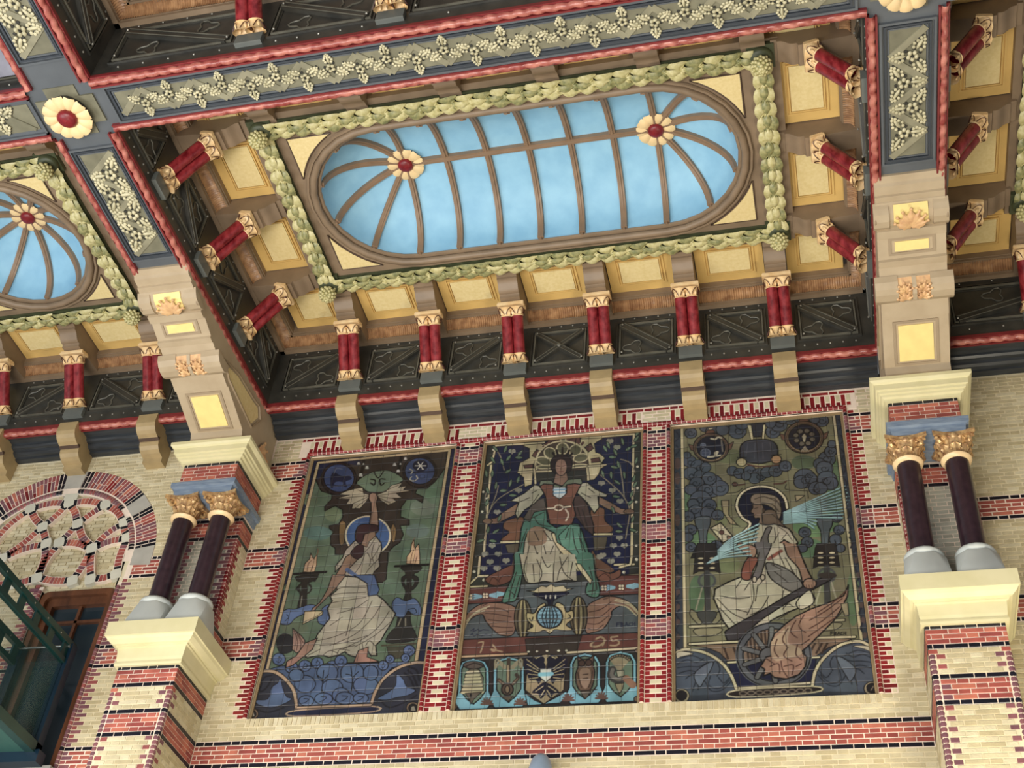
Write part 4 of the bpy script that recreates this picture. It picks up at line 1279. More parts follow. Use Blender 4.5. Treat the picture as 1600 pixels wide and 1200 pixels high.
for (s0, s1) in order:
    n = int((s1 - s0)/da); st = (s1-s0)/n
    for i in range(n):
        a0 = math.radians(s0 + i*st + .26); a1 = math.radians(s0 + (i+1)*st - .26)
        key = 'k' if i in (0, 1, n-2, n-1) else 'p'
        key = 'k' if key == 'k' else random.choice(('r', 'p', 'p', 'd'))
        sp = random.choice((.35, .65)) if i % 2 else random.choice((.3, .7))
        m1 = random.choice(BR[key]); m2 = random.choice(BR['k' if key == 'k' else random.choice(('r', 'p', 'p'))])
        rr = ARI + .10 + (ARO - ARI - .10)*sp
        wedge(ARI + .105, rr - .004, a0, a1, 0, .04, m1, 'brick'); wedge(rr + .004, ARO, a0, a1, 0, .04, m2, 'brick')
        # roll moulding brick
        mb = MB(); R0 = ARI + .05; vs = []; fs = []
        for j in range(3):
            aa = a0 + (a1-a0)*j/2
            for k in range(7):
                b2 = PI*k/6
                rr = R0 + .046*cos(b2)
                vs.append((AX + rr*cos(aa), .03 - .045*sin(b2), AZ + rr*sin(aa)))
        for j in range(2):
            for k in range(6): fs.append((j*7+k, j*7+k+1, (j+1)*7+k+1, (j+1)*7+k))
        mb.add(vs, fs, 0, True); mb.build('brick', random.choice(KB if key == 'k' else PB), t)
# tracery: curved bars of brick between stone joints (wall coordinates x, z)
ND = dict(N1=(-8.64, 10.46), N2=(-8.872, 10.123), N3=(-8.41, 10.13), N4=(-9.15, 10.42), N5=(-8.13, 10.39), N6=(-7.79, 10.10), N7=(-8.73, 9.87), N8=(-8.56, 9.87),
          N9=(-8.095, 9.75), N10=(-7.68, 9.87), N11=(-9.25, 9.70), N12=(-8.67, 9.38), N13=(-8.19, 9.31), N14=(-7.965, 9.31), N15=(-7.66, 9.36), N16=(-9.5, 9.85), N17=(-9.25, 9.33), N18=(-8.95, 9.31))
def tbar(p, q, bow=0.0, wd=.042, n=None, trim=.06):
    p = Vector(ND[p]) if isinstance(p, str) else Vector(p); q = Vector(ND[q]) if isinstance(q, str) else Vector(q)
    d = (q - p); L = d.length; nn = Vector((-d.y, d.x)).normalized(); d.normalize()
    n = n or max(2, round((L - 2*trim)/.047))
    pos = lambda u: p + d*(trim + (L - 2*trim)*u) + nn*bow*4*u*(1-u)
    for i in range(n):
        u0, u1 = i/n + .10/n, (i+1)/n - .10/n
        a_, b2 = pos(u0), pos(u1); t0 = (pos(u0+.01) - pos(u0-.01)).normalized(); t1 = (pos(u1+.01) - pos(u1-.01)).normalized()
        n0 = Vector((-t0.y, t0.x)); n1 = Vector((-t1.y, t1.x))
        poly = [tuple(a_ - n0*wd), tuple(a_ + n0*wd), tuple(b2 + n1*wd), tuple(b2 - n1*wd)]
        key = 'k' if i in (0, n-1) else random.choice('rrrp')
        MB().prism(poly, -.004, .055, YZ).build('brick', random.choice(BR[key]), t)
    bed = [pos(i/8) for i in range(9)]
    lo, hi = [], []
    for i in range(9):
        tg = (bed[min(8, i+1)] - bed[max(0, i-1)]).normalized(); m_ = Vector((-tg.y, tg.x))
        lo.append(tuple(bed[i] - m_*(wd + .010))); hi.append(tuple(bed[i] + m_*(wd + .010)))
    MB().prism(lo + hi[::-1], .001, .055, YZ).build('mortar_bed', M_MORT, t)
def node(nm, r=.07, n=6, rot=0, ):
    c = ND[nm]
    pts = [(c[0] + r*(1 + .25*(i % 2))*cos(2*PI*i/n + rot), c[1] + r*(1 + .25*(i % 2))*sin(2*PI*i/n + rot)) for i in range(n)]
    MB().prism(pts, -.006, .055, YZ).build('stone', mat('pale_tracery_stone', (206, 202, 184), 0.6, 0.07, 6), t)
for nm in ND: node(nm, .068, 8, .3)
MB().box(-8.735, -8.555, -.003, .055, 10.44, 10.60).build('stone', MATS['pale_tracery_stone'], t)
for p, q_, bw in (('N4', 'N1', .035), ('N1', 'N5', .035), ('N5', 'N6', .03), ('N4', 'N2', -.02), ('N1', 'N2', .01), ('N1', 'N3', .02), ('N5', 'N3', -.01), ('N2', 'N11', .02),
                  ('N7', 'N11', -.03), ('N2', 'N7', .0), ('N3', 'N8', .01), ('N3', 'N9', -.03), ('N8', 'N9', .03), ('N9', 'N6', .03), ('N9', 'N10', .02), ('N7', 'N12', .03),
                  ('N8', 'N12', -.03), ('N9', 'N13', .02), ('N9', 'N14', -.01), ('N12', 'N13', -.02), ('N14', 'N15', -.02), ('N11', 'N16', .02), ('N4', 'N16', -.05), ('N11', 'N17', .02), ('N17', 'N18', 0), ('N18', 'N12', 0), ('N6', 'N10', -.02), ('N10', 'N15', -.02)):
    tbar(p, q_, bw)
# ------------------------------------------------------------ window in the left bay
t = tag(put('window_1', None), kind='structure')
def rrect(x0, x1, z0, z1, r, n=5):
    pts = [(x0, z0), (x1, z0)]
    pts += [(x1 - r + r*cos(PI/2*i/n), z1 - r + r*sin(PI/2*i/n)) for i in range(n+1)]
    pts += [(x0 + r - r*sin(PI/2*i/n), z1 - r + r*cos(PI/2*i/n)) for i in range(n+1)]
    return pts
def framering(o, i, y0, y1, m, nm):
    mb = MB(); n = len(o)
    vs = [(a, y0, b) for a, b in o] + [(a, y0, b) for a, b in i] + [(a, y1, b) for a, b in i] + [(a, y1, b) for a, b in o]
    fs = []
    for k in range(n):
        k2 = (k+1) % n
        fs += [(k, k2, n+k2, n+k), (n+k, n+k2, 2*n+k2, 2*n+k), (k, k2, 3*n+k2, 3*n+k)]
    return mb.add(vs, fs).build(nm, m, t)
framering(rrect(WX0, WX1, 6.0, WZT, .09), rrect(WX0 + .07, WX1 - .07, 6.0, WZT - .07, .07), .02, .16, M_WOOD, 'window_frame')
framering(rrect(WX0 + .07, WX1 - .07, 6.0, WZT - .07, .05), rrect(WX0 + .15, WX1 - .10, 6.0, WZT - .17, .01), .07, .2, M_WOOD, 'sash_frame')
xm = -8.035
for (a, b_, c, d) in ((xm - .018, xm + .018, 6.0, 9.03), (WX0 + .14, WX1 - .09, 8.80, 8.835)): MB().box(a, b_, .10, .16, c, d).build('glazing_bar', M_WOOD, t)
for (a, b_, c, d) in ((WX0 + .15, xm - .018, 8.835, 9.03), (xm + .018, WX1 - .10, 8.835, 9.03), (WX0 + .15, xm - .018, 6.0, 8.80), (xm + .018, WX1 - .10, 6.0, 8.80)):
    MB().box(a, b_, .14, .15, c, d).build('pane', M_PANE, t)
MB().box(WX0 - .02, WX1 + .02, .2, .3, 6.0, WZT).build('backing', mat('dark_room', (24, 26, 30), .9), t)

# ------------------------------------------------------------ glazed steel gangway in front of the window
GL, GR, GT, GB_, GY = -8.34, -7.745, 8.31, 7.13, -.20
t = thing('glazed_gangway', 'dark green steel and glass gangway frame at the lower left', 'gangway')
def stl(x0, x1, y0, y1, z0, z1, nm, m=M_STEEL): return MB().box(x0, x1, y0, y1, z0, z1).build(nm, m, t)
stl(GR - .05, GR + .05, GY - .05, GY + .05, GB_ - .05, GT, 'post', M_STEELN)
stl(GL - .05, GL + .05, GY - .05, GY + .05, GB_ - .05, GT, 'post', M_STEELN)
for gx_, nm in ((GR, 'r'), (GL, 'l')):
    # perforated top rail: two flanges joined by webs
    for z0, z1 in ((GT - .035, GT + .035), (GT - .235, GT - .18)):
        stl(gx_ - .028, gx_ + .028, -3.4, GY + .05, z0, z1, 'rail')
    for i in range(11):
        y = -.30 - i*.30
        stl(gx_ - .012, gx_ + .012, y - .05, y + .05, GT - .185, GT - .03, 'web')
    mb = MB()
    for i in range(12): mb.ell((gx_ + .031, -.2 - i*.28, GT - .01), (.008, .012, .012), 6, 3)
    tag(mb.build('bolts', M_ROD, t), kind='stuff')
    stl(gx_ - .05, gx_ + .05, -3.4, GY + .05, GB_ - .06, GB_ + .05, 'lower_rail')
stl(-9.4, GR + .10, GY - .05, GY + .08, GB_ - .16, GB_ - .03, 'cross_beam', M_STEELN)
MB().box(GL, GR, -3.4, GY - .05, GB_ - .05, GB_ - .03).build('deck', mat('teal_deck_underside', (44, 84, 78), .5, .1, 3), t)
MB().tube([(-9.4, GY - .05, GT - .03), (GR + .03, GY - .05, GT - .03)], .013, 8).build('tie_rod', M_ROD, t)
MB().lathe([(.02, -.05), (.026, -.05), (.026, .05), (.02, .05)], 10, 0, Matrix.Translation((GR - .02, GY - .05, GT - .03)) @ Matrix.Rotation(PI/2, 4, 'Y')).build('clevis', M_ROD, t)
for gx_ in (GR, GL): MB().box(gx_ - .006, gx_ + .006, -3.3, GY - .05, GB_ + .05, GT - .235).build('glass_pane', M_GLASS, t)
MB().box(GL + .05, GR - .05, GY - .006, GY + .006, GB_ + .05, GT - .17).build('glass_pane', M_GLASS, t)
tag(MB().box(-9.6, -7.55, -.12, .004, 6.3, GB_ - .14).build('wall_plinth', mat('grey_concrete', (136, 134, 128), .7, .15, 3)), 'grey concrete sill under the steel gangway beam', 'sill')

# ------------------------------------------------------------ finial at the lower edge
t = thing('finial', 'pale blue grey domed metal cap at the bottom edge of the photo', 'finial', (-2.545, -.16, 0))
MB().lathe([(.12, 6.62), (.115, 6.75), (.085, 6.86), (.05, 6.905), (.02, 6.918), (1e-4, 6.92)], 18).build('cap', mat('blue_grey_metal', (134, 150, 168), .35, .08, 6), t)
MB().box(-.03, .03, 0, .16, 6.55, 6.68).build('wall_arm', M_GREY, t)

# ------------------------------------------------------------ painted tile pictures
# the drawings are written in six measuring frames laid on the wall; mm() turns a frame point into millimetres on its picture
REG = dict(A=(460,690,270/1473), B=(380,900,310/1600), C=(730,665,280/1493), D=(695,870,310/1550), E=(1045,640,290/1513), F=(1040,850,340/1600))
WHICH = dict(A=0,B=0,C=1,D=1,E=2,F=2)
ops = [[],[],[]]
cur = 'A'
def R(r):
    global cur; cur = r
def mm(p):
    x0, y0, s = REG[cur]; i = WHICH[cur]
    d = r2*((x0+p[0]*s-800)/1980.58) - u2*((y0+p[1]*s-600)/1980.58) + fwd
    t = 10.55/d.y
    return ((t*d.x - PICS[i][0])*1000, (1.6 + t*d.z - PZ0)*1000)
cv = mm
def smooth(pts, closed=False, n=4): return crom(pts, closed, n)
K = (20,18,20)
def F_(col, pts, o=0, sm=0, oc=K):
    q = [cv(p) for p in pts]
    ops[WHICH[cur]].append(('p', col, sm, 0, q))
    if o: ops[WHICH[cur]].append(('l', oc, sm+2, o, q))
def L_(col, w, pts, sm=1): ops[WHICH[cur]].append(('l', col, sm, w, [cv(p) for p in pts]))
def E_(col, c, rx, ry, o=0, oc=K, rot=0, n=12, fill=1):
    q = [cv((c[0]+rx*cos(a)*cos(rot)-ry*sin(a)*sin(rot), c[1]+rx*cos(a)*sin(rot)+ry*sin(a)*cos(rot))) for a in [2*PI*i/n for i in range(n)]]
    if fill: ops[WHICH[cur]].append(('p', col, 1, 0, q))
    if o: ops[WHICH[cur]].append(('l', oc, 3, o, q))
def full(i, col): ops[i].append(('p', col, 0, 0, [(-10,-10),(2000,-10),(2000,3500),(-10,3500)]))
import numpy as np
def crom(p, closed, n=4):
    m = len(p); out = []
    for i in range(m if closed else m-1):
        p0 = p[i-1] if closed or i > 0 else p[0]; p1 = p[i]; p2 = p[(i+1) % m]
        p3 = p[(i+2) % m] if closed or i+2 < m else p[-1]
        for k in range(n):
            t = k/n
            out.append(tuple(.5*(2*p1[a] + (p2[a]-p0[a])*t + (2*p0[a]-5*p1[a]+4*p2[a]-p3[a])*t*t + (3*p1[a]-p0[a]-3*p2[a]+p3[a])*t**3) for a in (0, 1)))
    if not closed: out.append(p[-1])
    return out
RES = 2.6                                    # mm per sample of the glaze drawing
def paint(ops, Wm, Hm):
    """lay the glaze colours and the dark outlines down shape by shape, in order"""
    nx, ny = int(Wm/RES) + 1, int(Hm/RES) + 1
    img = np.zeros((ny, nx, 3), np.float32)
    for o in ops:
        col = np.array(rgb(o[1]), np.float32); fl, wd, pts = o[2], o[3], o[4]
        closed = o[0] == 'p' or fl >= 2
        if fl & 1: pts = crom(pts, closed)
        P = np.array(pts, np.float32)
        r = 0 if o[0] == 'p' else max(2.6, wd*1.75/2)
        x0 = max(0, int((P[:, 0].min() - r)/RES)); x1 = min(nx, int((P[:, 0].max() + r)/RES) + 2)
        y0 = max(0, int((P[:, 1].min() - r)/RES)); y1 = min(ny, int((P[:, 1].max() + r)/RES) + 2)
        if x1 <= x0 or y1 <= y0: continue
        if o[0] == 'p':
            gx = np.arange(x0, x1)*RES
            ys = np.arange(y0, y1)*RES + .01
            par = np.zeros((y1-y0, x1-x0), bool)
            for i in range(len(P)):
                ax, ay = P[i-1]; bx, by = P[i]
                if ay == by: continue
                lo, hi = (ay, by) if ay < by else (by, ay)
                rows = np.nonzero((ys >= lo) & (ys < hi))[0]
                if len(rows) == 0: continue
                xi = ax + (ys[rows] - ay)*(bx-ax)/(by-ay)
                par[rows] ^= gx[None, :] > xi[:, None]
            img[y0:y1, x0:x1][par] = col
        else:
            seg = list(zip(P[:-1], P[1:])) + ([(P[-1], P[0])] if closed else [])
            for a, b in seg:
                u0 = max(0, int((min(a[0], b[0]) - r)/RES)); u1 = min(nx, int((max(a[0], b[0]) + r)/RES) + 2)
                v0 = max(0, int((min(a[1], b[1]) - r)/RES)); v1 = min(ny, int((max(a[1], b[1]) + r)/RES) + 2)
                if u1 <= u0 or v1 <= v0: continue
                X, Yy = np.meshgrid(np.arange(u0, u1)*RES, np.arange(v0, v1)*RES)
                d = b - a; L2 = max(1e-6, float(d @ d))
                t = np.clip(((X - a[0])*d[0] + (Yy - a[1])*d[1])/L2, 0, 1)
                D = np.hypot(X - a[0] - t*d[0], Yy - a[1] - t*d[1])
                k = np.clip((r - D)/RES + .5, 0, 1)[..., None]
                img[v0:v1, u0:u1] = img[v0:v1, u0:u1]*(1-k) + col*k
    return img
GOLD=(182,154,104)
# ======================= picture 1
full(0,(24,32,62))
R('A')
GR=(84,104,80)
q=[cv((205,180)),cv((1325,70))]
R('B'); q2=[cv((1390,690)),cv((190,770))]
ops[0].append(('p',GR,0,0,q+q2))
R('A')
for c,rx,ry,col in (((330,620),70,60,(104,118,84)),((200,780),120,60,(74,108,98)),((1100,560),110,70,(98,112,92)),((1050,760),100,60,(88,108,96)),((250,1000),130,60,(90,110,84)),((1000,950),120,60,(80,104,82)),((140,500),60,60,(92,108,80)),((1180,450),60,80,(84,110,84))): E_(col,c,rx,ry)
F_((54,44,38),[(210,185),(540,150),(820,120),(1300,85),(1290,220),(1200,340),(1130,400),(1050,400),(1030,440),(1100,470),(1090,520),(1040,490),(960,490),(910,560),(905,640),(980,665),(980,710),(900,715),(930,790),(900,860),(850,890),(800,940),(780,1200),(700,1200),(430,1200),(430,960),(350,960),(350,910),(310,880),(310,800),(340,770),(300,740),(300,715),(380,700),(415,640),(410,580),(350,545),(260,590),(260,550),(320,490),(320,450),(230,420),(190,340),(170,250)],8)
F_((122,90,44),[(390,690),(440,700),(420,870),(385,860)],5,1); F_((122,90,44),[(840,700),(870,760),(850,860),(815,800)],5,1)
F_((96,116,90),[(530,350),(600,290),(700,250),(820,250),(930,320),(860,370),(800,420),(640,430),(580,390)],7,1)
L_(K,9,[(680,260),(715,310),(760,255)]);L_(K,10,[(650,350),(680,370),(690,330),(650,320)]);L_(K,10,[(770,350),(740,370),(730,320),(775,320)])
F_((24,30,58),[(215,190),(520,150),(560,200),(400,190),(260,240),(200,330)],0,1)
E_((48,34,32),(380,315),150,140,8);E_((46,64,108),(380,310),130,118,7)
F_((24,28,54),[(310,300),(340,260),(400,290),(470,290),(490,320),(440,340),(450,385),(420,380),(410,345),(350,345),(330,390),(312,385)],0,1)
L_((24,28,54),8,[(280,365),(380,375),(480,365)]); L_((90,100,130),6,[(340,270),(360,230),(410,235)])
E_((48,34,32),(1070,255),145,135,8);E_((44,62,104),(1070,250),128,112,7)
E_((22,26,50),(1075,205),62,48,4)
for a in range(6):
    t=a*PI/3; L_((176,172,156),7,[(1075,205),(1075+45*cos(t),205+35*sin(t))],0)
L_((22,26,50),12,[(970,265),(1190,255)],0); L_((150,146,130),8,[(985,235),(1010,250),(995,275)]); L_((150,146,130),8,[(1000,300),(985,320),(1015,335),(1050,315),(1040,290)]); F_((52,70,112),[(1070,285),(1110,285),(1110,310),(1070,310)],3)
for a,b in (((608,90),(565,305)),((925,75),(882,272))): L_(K,22,[a,b],0)
for (x,y,w) in ((603,125,18),(550,185,16),(620,220,18),(567,285,20),(590,190,10),(920,98,18),(948,145,16),(855,195,18),(885,250,18),(905,190,10),(180,145,14),(1355,40,14)):
    F_((172,168,156),[(x-w,y+w*.7),(x-w*.6,y-w*.8),(x+w*.6,y-w*.8),(x+w,y+w*.7)],3)
F_((168,152,122),[(650,455),(590,440),(585,390),(520,400),(460,415),(380,450),(470,455),(360,485),(470,490),(440,535),(500,530),(490,570),(560,570),(620,500)],5)
F_((168,152,122),[(700,455),(780,425),(830,370),(920,350),(890,390),(960,375),(930,410),(1020,420),(870,440),(920,480),(840,480),(870,510),(800,540),(740,500)],5)
for p,q_ in (((640,460),(400,482)),((640,465),(470,540)),((645,470),(520,565)),((710,460),(990,420)),((710,465),(880,490)),((710,470),(830,530)),((640,450),(540,410)),((700,450),(900,365))): L_((70,52,40),5,[p,q_],0)
E_((44,82,134),(628,800),190,165,12,(196,180,144))
E_(K,(628,800),200,174,5,K,0,14,0)
F_((150,112,86),[(640,450),(665,435),(700,440),(712,480),(700,520),(715,620),(720,720),(640,700),(655,600),(655,520),(635,490)],8)
F_((150,138,118),[(440,920),(520,840),(590,880),(690,800),(740,860),(745,920),(720,1000),(730,1060),(680,1110),(640,1210),(320,1210),(400,1080),(430,1030),(350,1110),(350,1060),(410,990)],8)
F_((134,100,76),[(440,980),(520,930),(545,1000),(440,1110),(400,1210),(310,1210),(400,1060)],7)
F_((60,34,38),[(520,830),(525,760),(560,710),(640,702),(710,715),(715,760),(690,780),(600,790),(590,830),(560,870)],7,1)
F_((130,98,76),[(600,790),(690,760),(695,800),(640,850),(620,900),(570,880),(590,830)],5)
F_((58,34,38),[(540,880),(590,890),(585,970),(530,1000),(480,950)],5,1)
for pts in ([(690,820),(640,900),(600,940)],[(735,880),(690,960),(650,1010)],[(720,1000),(640,1080),(560,1200)],[(620,940),(650,1000),(640,1060)],[(680,870),(660,960),(680,1040)],[(600,960),(560,1060),(500,1140)]): L_((60,48,42),5,pts)
L_((62,86,128),26,[(450,1090),(540,1150),(640,1175)]);L_((62,86,128),40,[(640,1150),(660,1210)])
for fl in ([(75,1110),(90,1040),(130,1000),(140,950),(165,1000),(195,960),(190,1050),(170,1115)],[(955,1040),(960,980),(990,940),(1000,870),(1020,840),(1030,910),(1060,870),(1070,960),(1070,1045)]):
    F_((194,152,106),fl,6)
for pts in ([(110,1100),(120,1040),(150,1010)],[(140,1105),(160,1050)],[(990,1035),(1000,970),(1020,920)],[(1030,1035),(1045,980)],[(165,1000),(200,950),(200,910)],[(1020,900),(1010,850),(1030,820)]): L_((110,66,44),5,pts)
L_(K,18,[(0,1128),(270,1110)],0);L_(K,18,[(860,1062),(1140,1048)],0)
F_((42,38,34),[(60,1130),(220,1120),(170,1210),(90,1210)],0);F_((42,38,34),[(910,1070),(1080,1065),(1060,1110),(1020,1130),(1050,1210),(930,1210),(950,1120)],5,1)
R('B')
for c,rx,ry,col in (((500,100),180,60,(76,102,78)),((1200,80),80,60,(88,112,88)),((420,420),110,50,(92,104,78)),((1160,560),60,60,(80,104,78))): E_(col,c,rx,ry)
F_((40,36,32),[(430,0),(600,0),(560,40),(520,60),(550,100),(510,150),(500,260),(440,260),(460,150),(430,100),(470,50),(440,40)],5,1)
E_((76,96,80),(500,100),50,42,12,(40,36,32));L_((40,36,32),40,[(495,60),(490,260)],0);L_((120,112,92),6,[(475,160),(460,260)]);
F_((40,38,36),[(1290,0),(1400,0),(1410,60),(1370,110),(1340,120),(1370,210),(1350,330),(1360,400),(1390,460),(1380,520),(1160,540),(1180,460),(1230,410),(1250,330),(1290,200),(1310,120),(1280,60)],5,1)
E_((76,96,80),(1340,50),46,44,12,(40,36,32));L_((40,36,32),34,[(1340,0),(1335,200)],0);L_((120,112,92),7,[(1275,340),(1250,400)]);L_((120,112,92),7,[(1310,340),(1310,400)])
L_((70,62,44),12,[(1120,560),(1390,545)],0);F_((64,62,46),[(1160,570),(1330,565),(1310,660),(1180,670)],4)
F_((36,36,40),[(270,520),(330,460),(400,500),(400,600),(300,620)],4,1)
BL=(70,96,140)
F_(BL,[(300,380),(310,300),(360,265),(420,265),(540,230),(590,250),(500,300),(420,340),(370,390)],6,1)
F_(BL,[(1200,230),(1240,172),(1310,200),(1380,180),(1430,240),(1430,310),(1370,310),(1330,280),(1300,330),(1230,320)],6,1)
F_(BL,[(640,260),(700,230),(720,300),(680,390),(620,385),(600,340)],6,1)
L_(K,5,[(1330,270),(1380,260),(1400,290),(1380,300)]);L_(K,5,[(340,360),(370,330),(350,310)])
F_((58,82,120),[(215,750),(300,725),(850,700),(1390,690),(1200,740),(1080,870),(1020,1040),(440,1055),(400,900),(320,790),(250,765)],6)
for x,y,r in ((290,670,52),(390,735,50),(500,722,48),(600,700,48),(720,730,50),(790,685,50),(1185,668,36),(1340,600,46),(1310,660,36),(1130,720,40)): E_(BL,(x,y),r,r*.95,6); L_(K,4,[(x-r*.4,y+r*.3),(x,y+r*.5),(x+r*.4,y),(x,y-r*.4),(x-r*.2,y)])
for x,y,a,b in ((500,870,85,70),(430,800,60,50),(680,780,85,75),(720,900,85,70),(880,780,95,80),(990,880,100,75),(1030,780,60,60),(790,960,70,60)): E_((64,90,130),(x,y),a,b,6)
for x,y,a,b in ((510,1005,60,42),(650,990,72,48),(820,985,75,50),(950,985,62,42)): E_((64,90,130),(x,y),a,b,6); L_(K,5,[(x-a*.5,y+b*.5),(x,y+b*.2),(x+a*.3,y-b*.3),(x-a*.3,y-b*.4)])
for pts in ([(630,940),(640,840),(600,800)],[(640,850),(690,790)],[(640,850),(650,760)],[(875,920),(880,810),(830,790)],[(880,820),(930,770)],[(880,820),(870,730)],[(250,760),(650,715),(1100,700)]): L_(K,6,pts)
SK=(150,106,84)
F_((158,148,124),[(850,0),(1000,20),(1010,100),(1080,150),(1130,190),(1230,300),(1200,370),(1150,450),(1110,520),(1070,560),(1080,640),(1030,640),(1000,590),(960,600),(920,655),(860,640),(820,610),(760,640),(690,655),(650,640),(600,640),(520,660),(480,640),(500,600),(560,560),(600,470),(660,390),(700,340),(680,260),(720,200),(700,160),(760,110),(740,80),(820,0)],9)
F_((132,98,76),[(720,-10),(830,-10),(740,110),(660,190),(600,250),(545,305),(560,260),(620,210),(680,110)],7)
F_((186,164,116),[(495,285),(645,280),(640,310),(480,390)],6);L_(K,4,[(490,370),(600,320),(640,285)],0)
F_((60,84,126),[(890,-10),(1060,-10),(1100,110),(1080,150),(1010,160),(1000,60)],7)
F_((150,112,94),[(400,420),(470,480),(500,520),(490,590),(430,620),(395,590),(400,540)],6)
for pts in ([(410,440),(440,520),(430,600)],[(430,450),(465,530),(460,600)],[(450,470),(485,540)]): L_((70,40,34),5,pts)
F_(SK,[(500,540),(600,500),(560,590),(500,640),(400,720),(345,740),(350,690),(430,640)],7)
F_((160,110,86),[(930,600),(1010,570),(1000,650),(1100,690),(890,700)],6)
for pts in ([(1010,190),(900,260),(760,300)],[(1040,200),(940,380),(760,480),(600,520)],[(1120,210),(1050,330),(900,470),(700,560)],[(1180,280),(1100,400),(980,500),(800,590)],[(1200,360),(1060,480),(900,570)],[(880,250),(850,400),(830,480)],[(700,220),(800,200),(990,170)],[(700,400),(800,330)],[(620,560),(800,540),(1000,480)],[(700,600),(900,560)],[(760,640),(780,590),(860,600)],[(750,110),(820,90),(990,90)],[(690,160),(790,140),(990,130)],[(520,640),(620,590)],[(1060,560),(1020,520),(990,560)],[(970,600),(960,540)],[(640,640),(700,600),(760,620)]): L_((66,52,44),5,pts)
# border lines
R('A'); tl,tr=cv((205,180)),cv((1325,70)); R('B'); br,bl=cv((1395,690)),cv((190,765))
def border(i,pts,w,col):
    ops[i].append(('l',K,0,w+10,pts)); ops[i].append(('l',col,0,w,pts))
border(0,[bl,tl,tr,br],18,GOLD)
F_((40,42,56),[(130,790),(200,765),(300,790),(390,880),(430,980),(430,1110),(30,1140),(60,1000)],0,1)
F_((40,42,56),[(1450,700),(1380,700),(1250,740),(1130,830),(1060,950),(1030,1050),(1050,1100),(1420,1090),(1460,900)],0)
for pts in ([(140,900),(170,820),(230,800)],[(120,880),(140,930),(190,900),(230,830)],[(1330,760),(1370,800),(1410,900)],[(1300,780),(1350,830),(1390,930)],[(1330,730),(1400,760),(1420,840)]): L_((24,24,34),12,pts)
F_((70,94,136),[(100,1000),(200,990),(230,900),(280,860),(300,820),(320,900),(350,970),(390,990),(330,1030),(230,1060),(130,1040)],5,1)
F_((70,94,136),[(1080,990),(1180,930),(1230,880),(1240,790),(1290,830),(1320,890),(1390,920),(1330,960),(1230,980),(1160,1000)],5,1)
L_((24,24,34),10,[(100,1070),(200,1100),(330,1060)]);L_((24,24,34),10,[(1110,1000),(1180,1060),(1320,1010),(1400,960)])
border(0,[cv(p) for p in smooth([(115,780),(190,765),(270,780),(350,840),(410,930),(432,1060)])],16,(170,138,104))
border(0,[cv(p) for p in smooth([(1460,700),(1380,700),(1250,740),(1130,830),(1060,950),(1030,1050)])],16,(170,138,104))
F_((22,28,58),[(420,1085),(1030,1050),(1040,1095),(420,1130)],8,1,(170,138,104))
border(0,[cv(p) for p in [(440,1060),(1030,1038)]],12,(170,138,104))
E_((128,100,74),(75,1110),48,42,5);E_((34,30,32),(75,1112),32,30,4);F_((150,140,120),[(60,1130),(66,1100),(84,1100),(92,1130)])
E_((128,100,74),(1370,1062),52,48,5);E_((34,30,32),(1370,1064),36,34,4);F_((150,140,120),[(1352,1085),(1360,1050),(1380,1050),(1390,1085)])
# ======================= picture 2
full(1,(50,52,46))
R('C')
a=[cv((240,165)),cv((1390,70))]; R('D'); a+= [cv((1440,140)),cv((280,150))]
ops[1].append(('p',(20,24,60),0,0,a))
R('C')
CR=(188,172,124)
def frame2(pts,w=12): L_(K,w+10,pts,0);L_(CR,w,pts,0)
frame2([(170,330),(210,300),(240,165),(640,140)]);frame2([(950,105),(1390,70),(1385,190),(1370,1150)])
frame2([(200,330),(128,1210)]);frame2([(1230,1160),(1390,1155)])
for x,y in ((275,145),(395,132),(520,118),(640,105),(925,85),(1058,72),(1200,62),(1335,50),(165,605),(125,715),(75,1100),(1420,340),(1420,520),(1410,635),(1410,880),(1410,1000),(1410,1110),(135,550),(1350,30),(220,200)): E_((196,190,160),(x,y),10,9)
def heart(x,y,s=1):
    E_((128,126,108),(x-13*s,y-4),16*s,17*s,0,rot=.5,n=8);E_((128,126,108),(x+13*s,y-4),16*s,17*s,0,rot=-.5,n=8);F_((128,126,108),[(x-24*s,y),(x+24*s,y),(x,y+24*s)])
for x,y in ((375,215),(430,540),(250,720),(210,1000),(150,1070),(260,1070),(195,1130),(325,1130),(1190,130),(1250,180),(1120,480),(1210,540),(1275,630),(1270,935),(1220,1000),(1130,1080),(1250,1070),(1200,1130),(1310,1000),(240,1190),(160,1190)): heart(x,y)
# throne back
F_((92,56,50),[(530,250),(600,190),(690,115),(900,85),(960,110),(1050,180),(1065,240),(1130,260),(1130,320),(990,350),(560,380),(460,320)],6)
F_((176,160,112),[(460,165),(620,150),(655,185),(600,240),(560,300),(550,380),(540,490),(480,510),(470,430),(420,390),(440,310),(520,270),(520,190)],6)
F_((176,160,112),[(940,110),(1140,100),(1060,150),(1070,220),(1110,235),(1150,270),(1120,310),(1160,330),(1110,360),(1100,400),(1060,450),(1010,455),(1000,330),(1010,260),(960,190)],6)
for q_ in ([(540,250),(580,195),(620,220),(580,270)],[(470,330),(550,320),(550,350),(480,355)],[(980,180),(1030,145),(1055,190),(1010,220)],[(1020,280),(1100,265),(1110,300),(1020,310)],[(700,130),(760,115),(765,150),(720,160)],[(850,115),(910,100),(900,150),(850,150)]): F_((92,56,50),q_,6)
F_((80,84,70),[(780,95),(820,90),(825,140),(780,140)],6,0,CR);F_((92,56,50),[(620,170),(640,160),(660,190),(640,205)],5,0,CR);F_((92,56,50),[(940,150),(965,125),(985,140),(955,175)],5,0,CR)
E_((70,56,46),(797,320),228,192,12,CR)
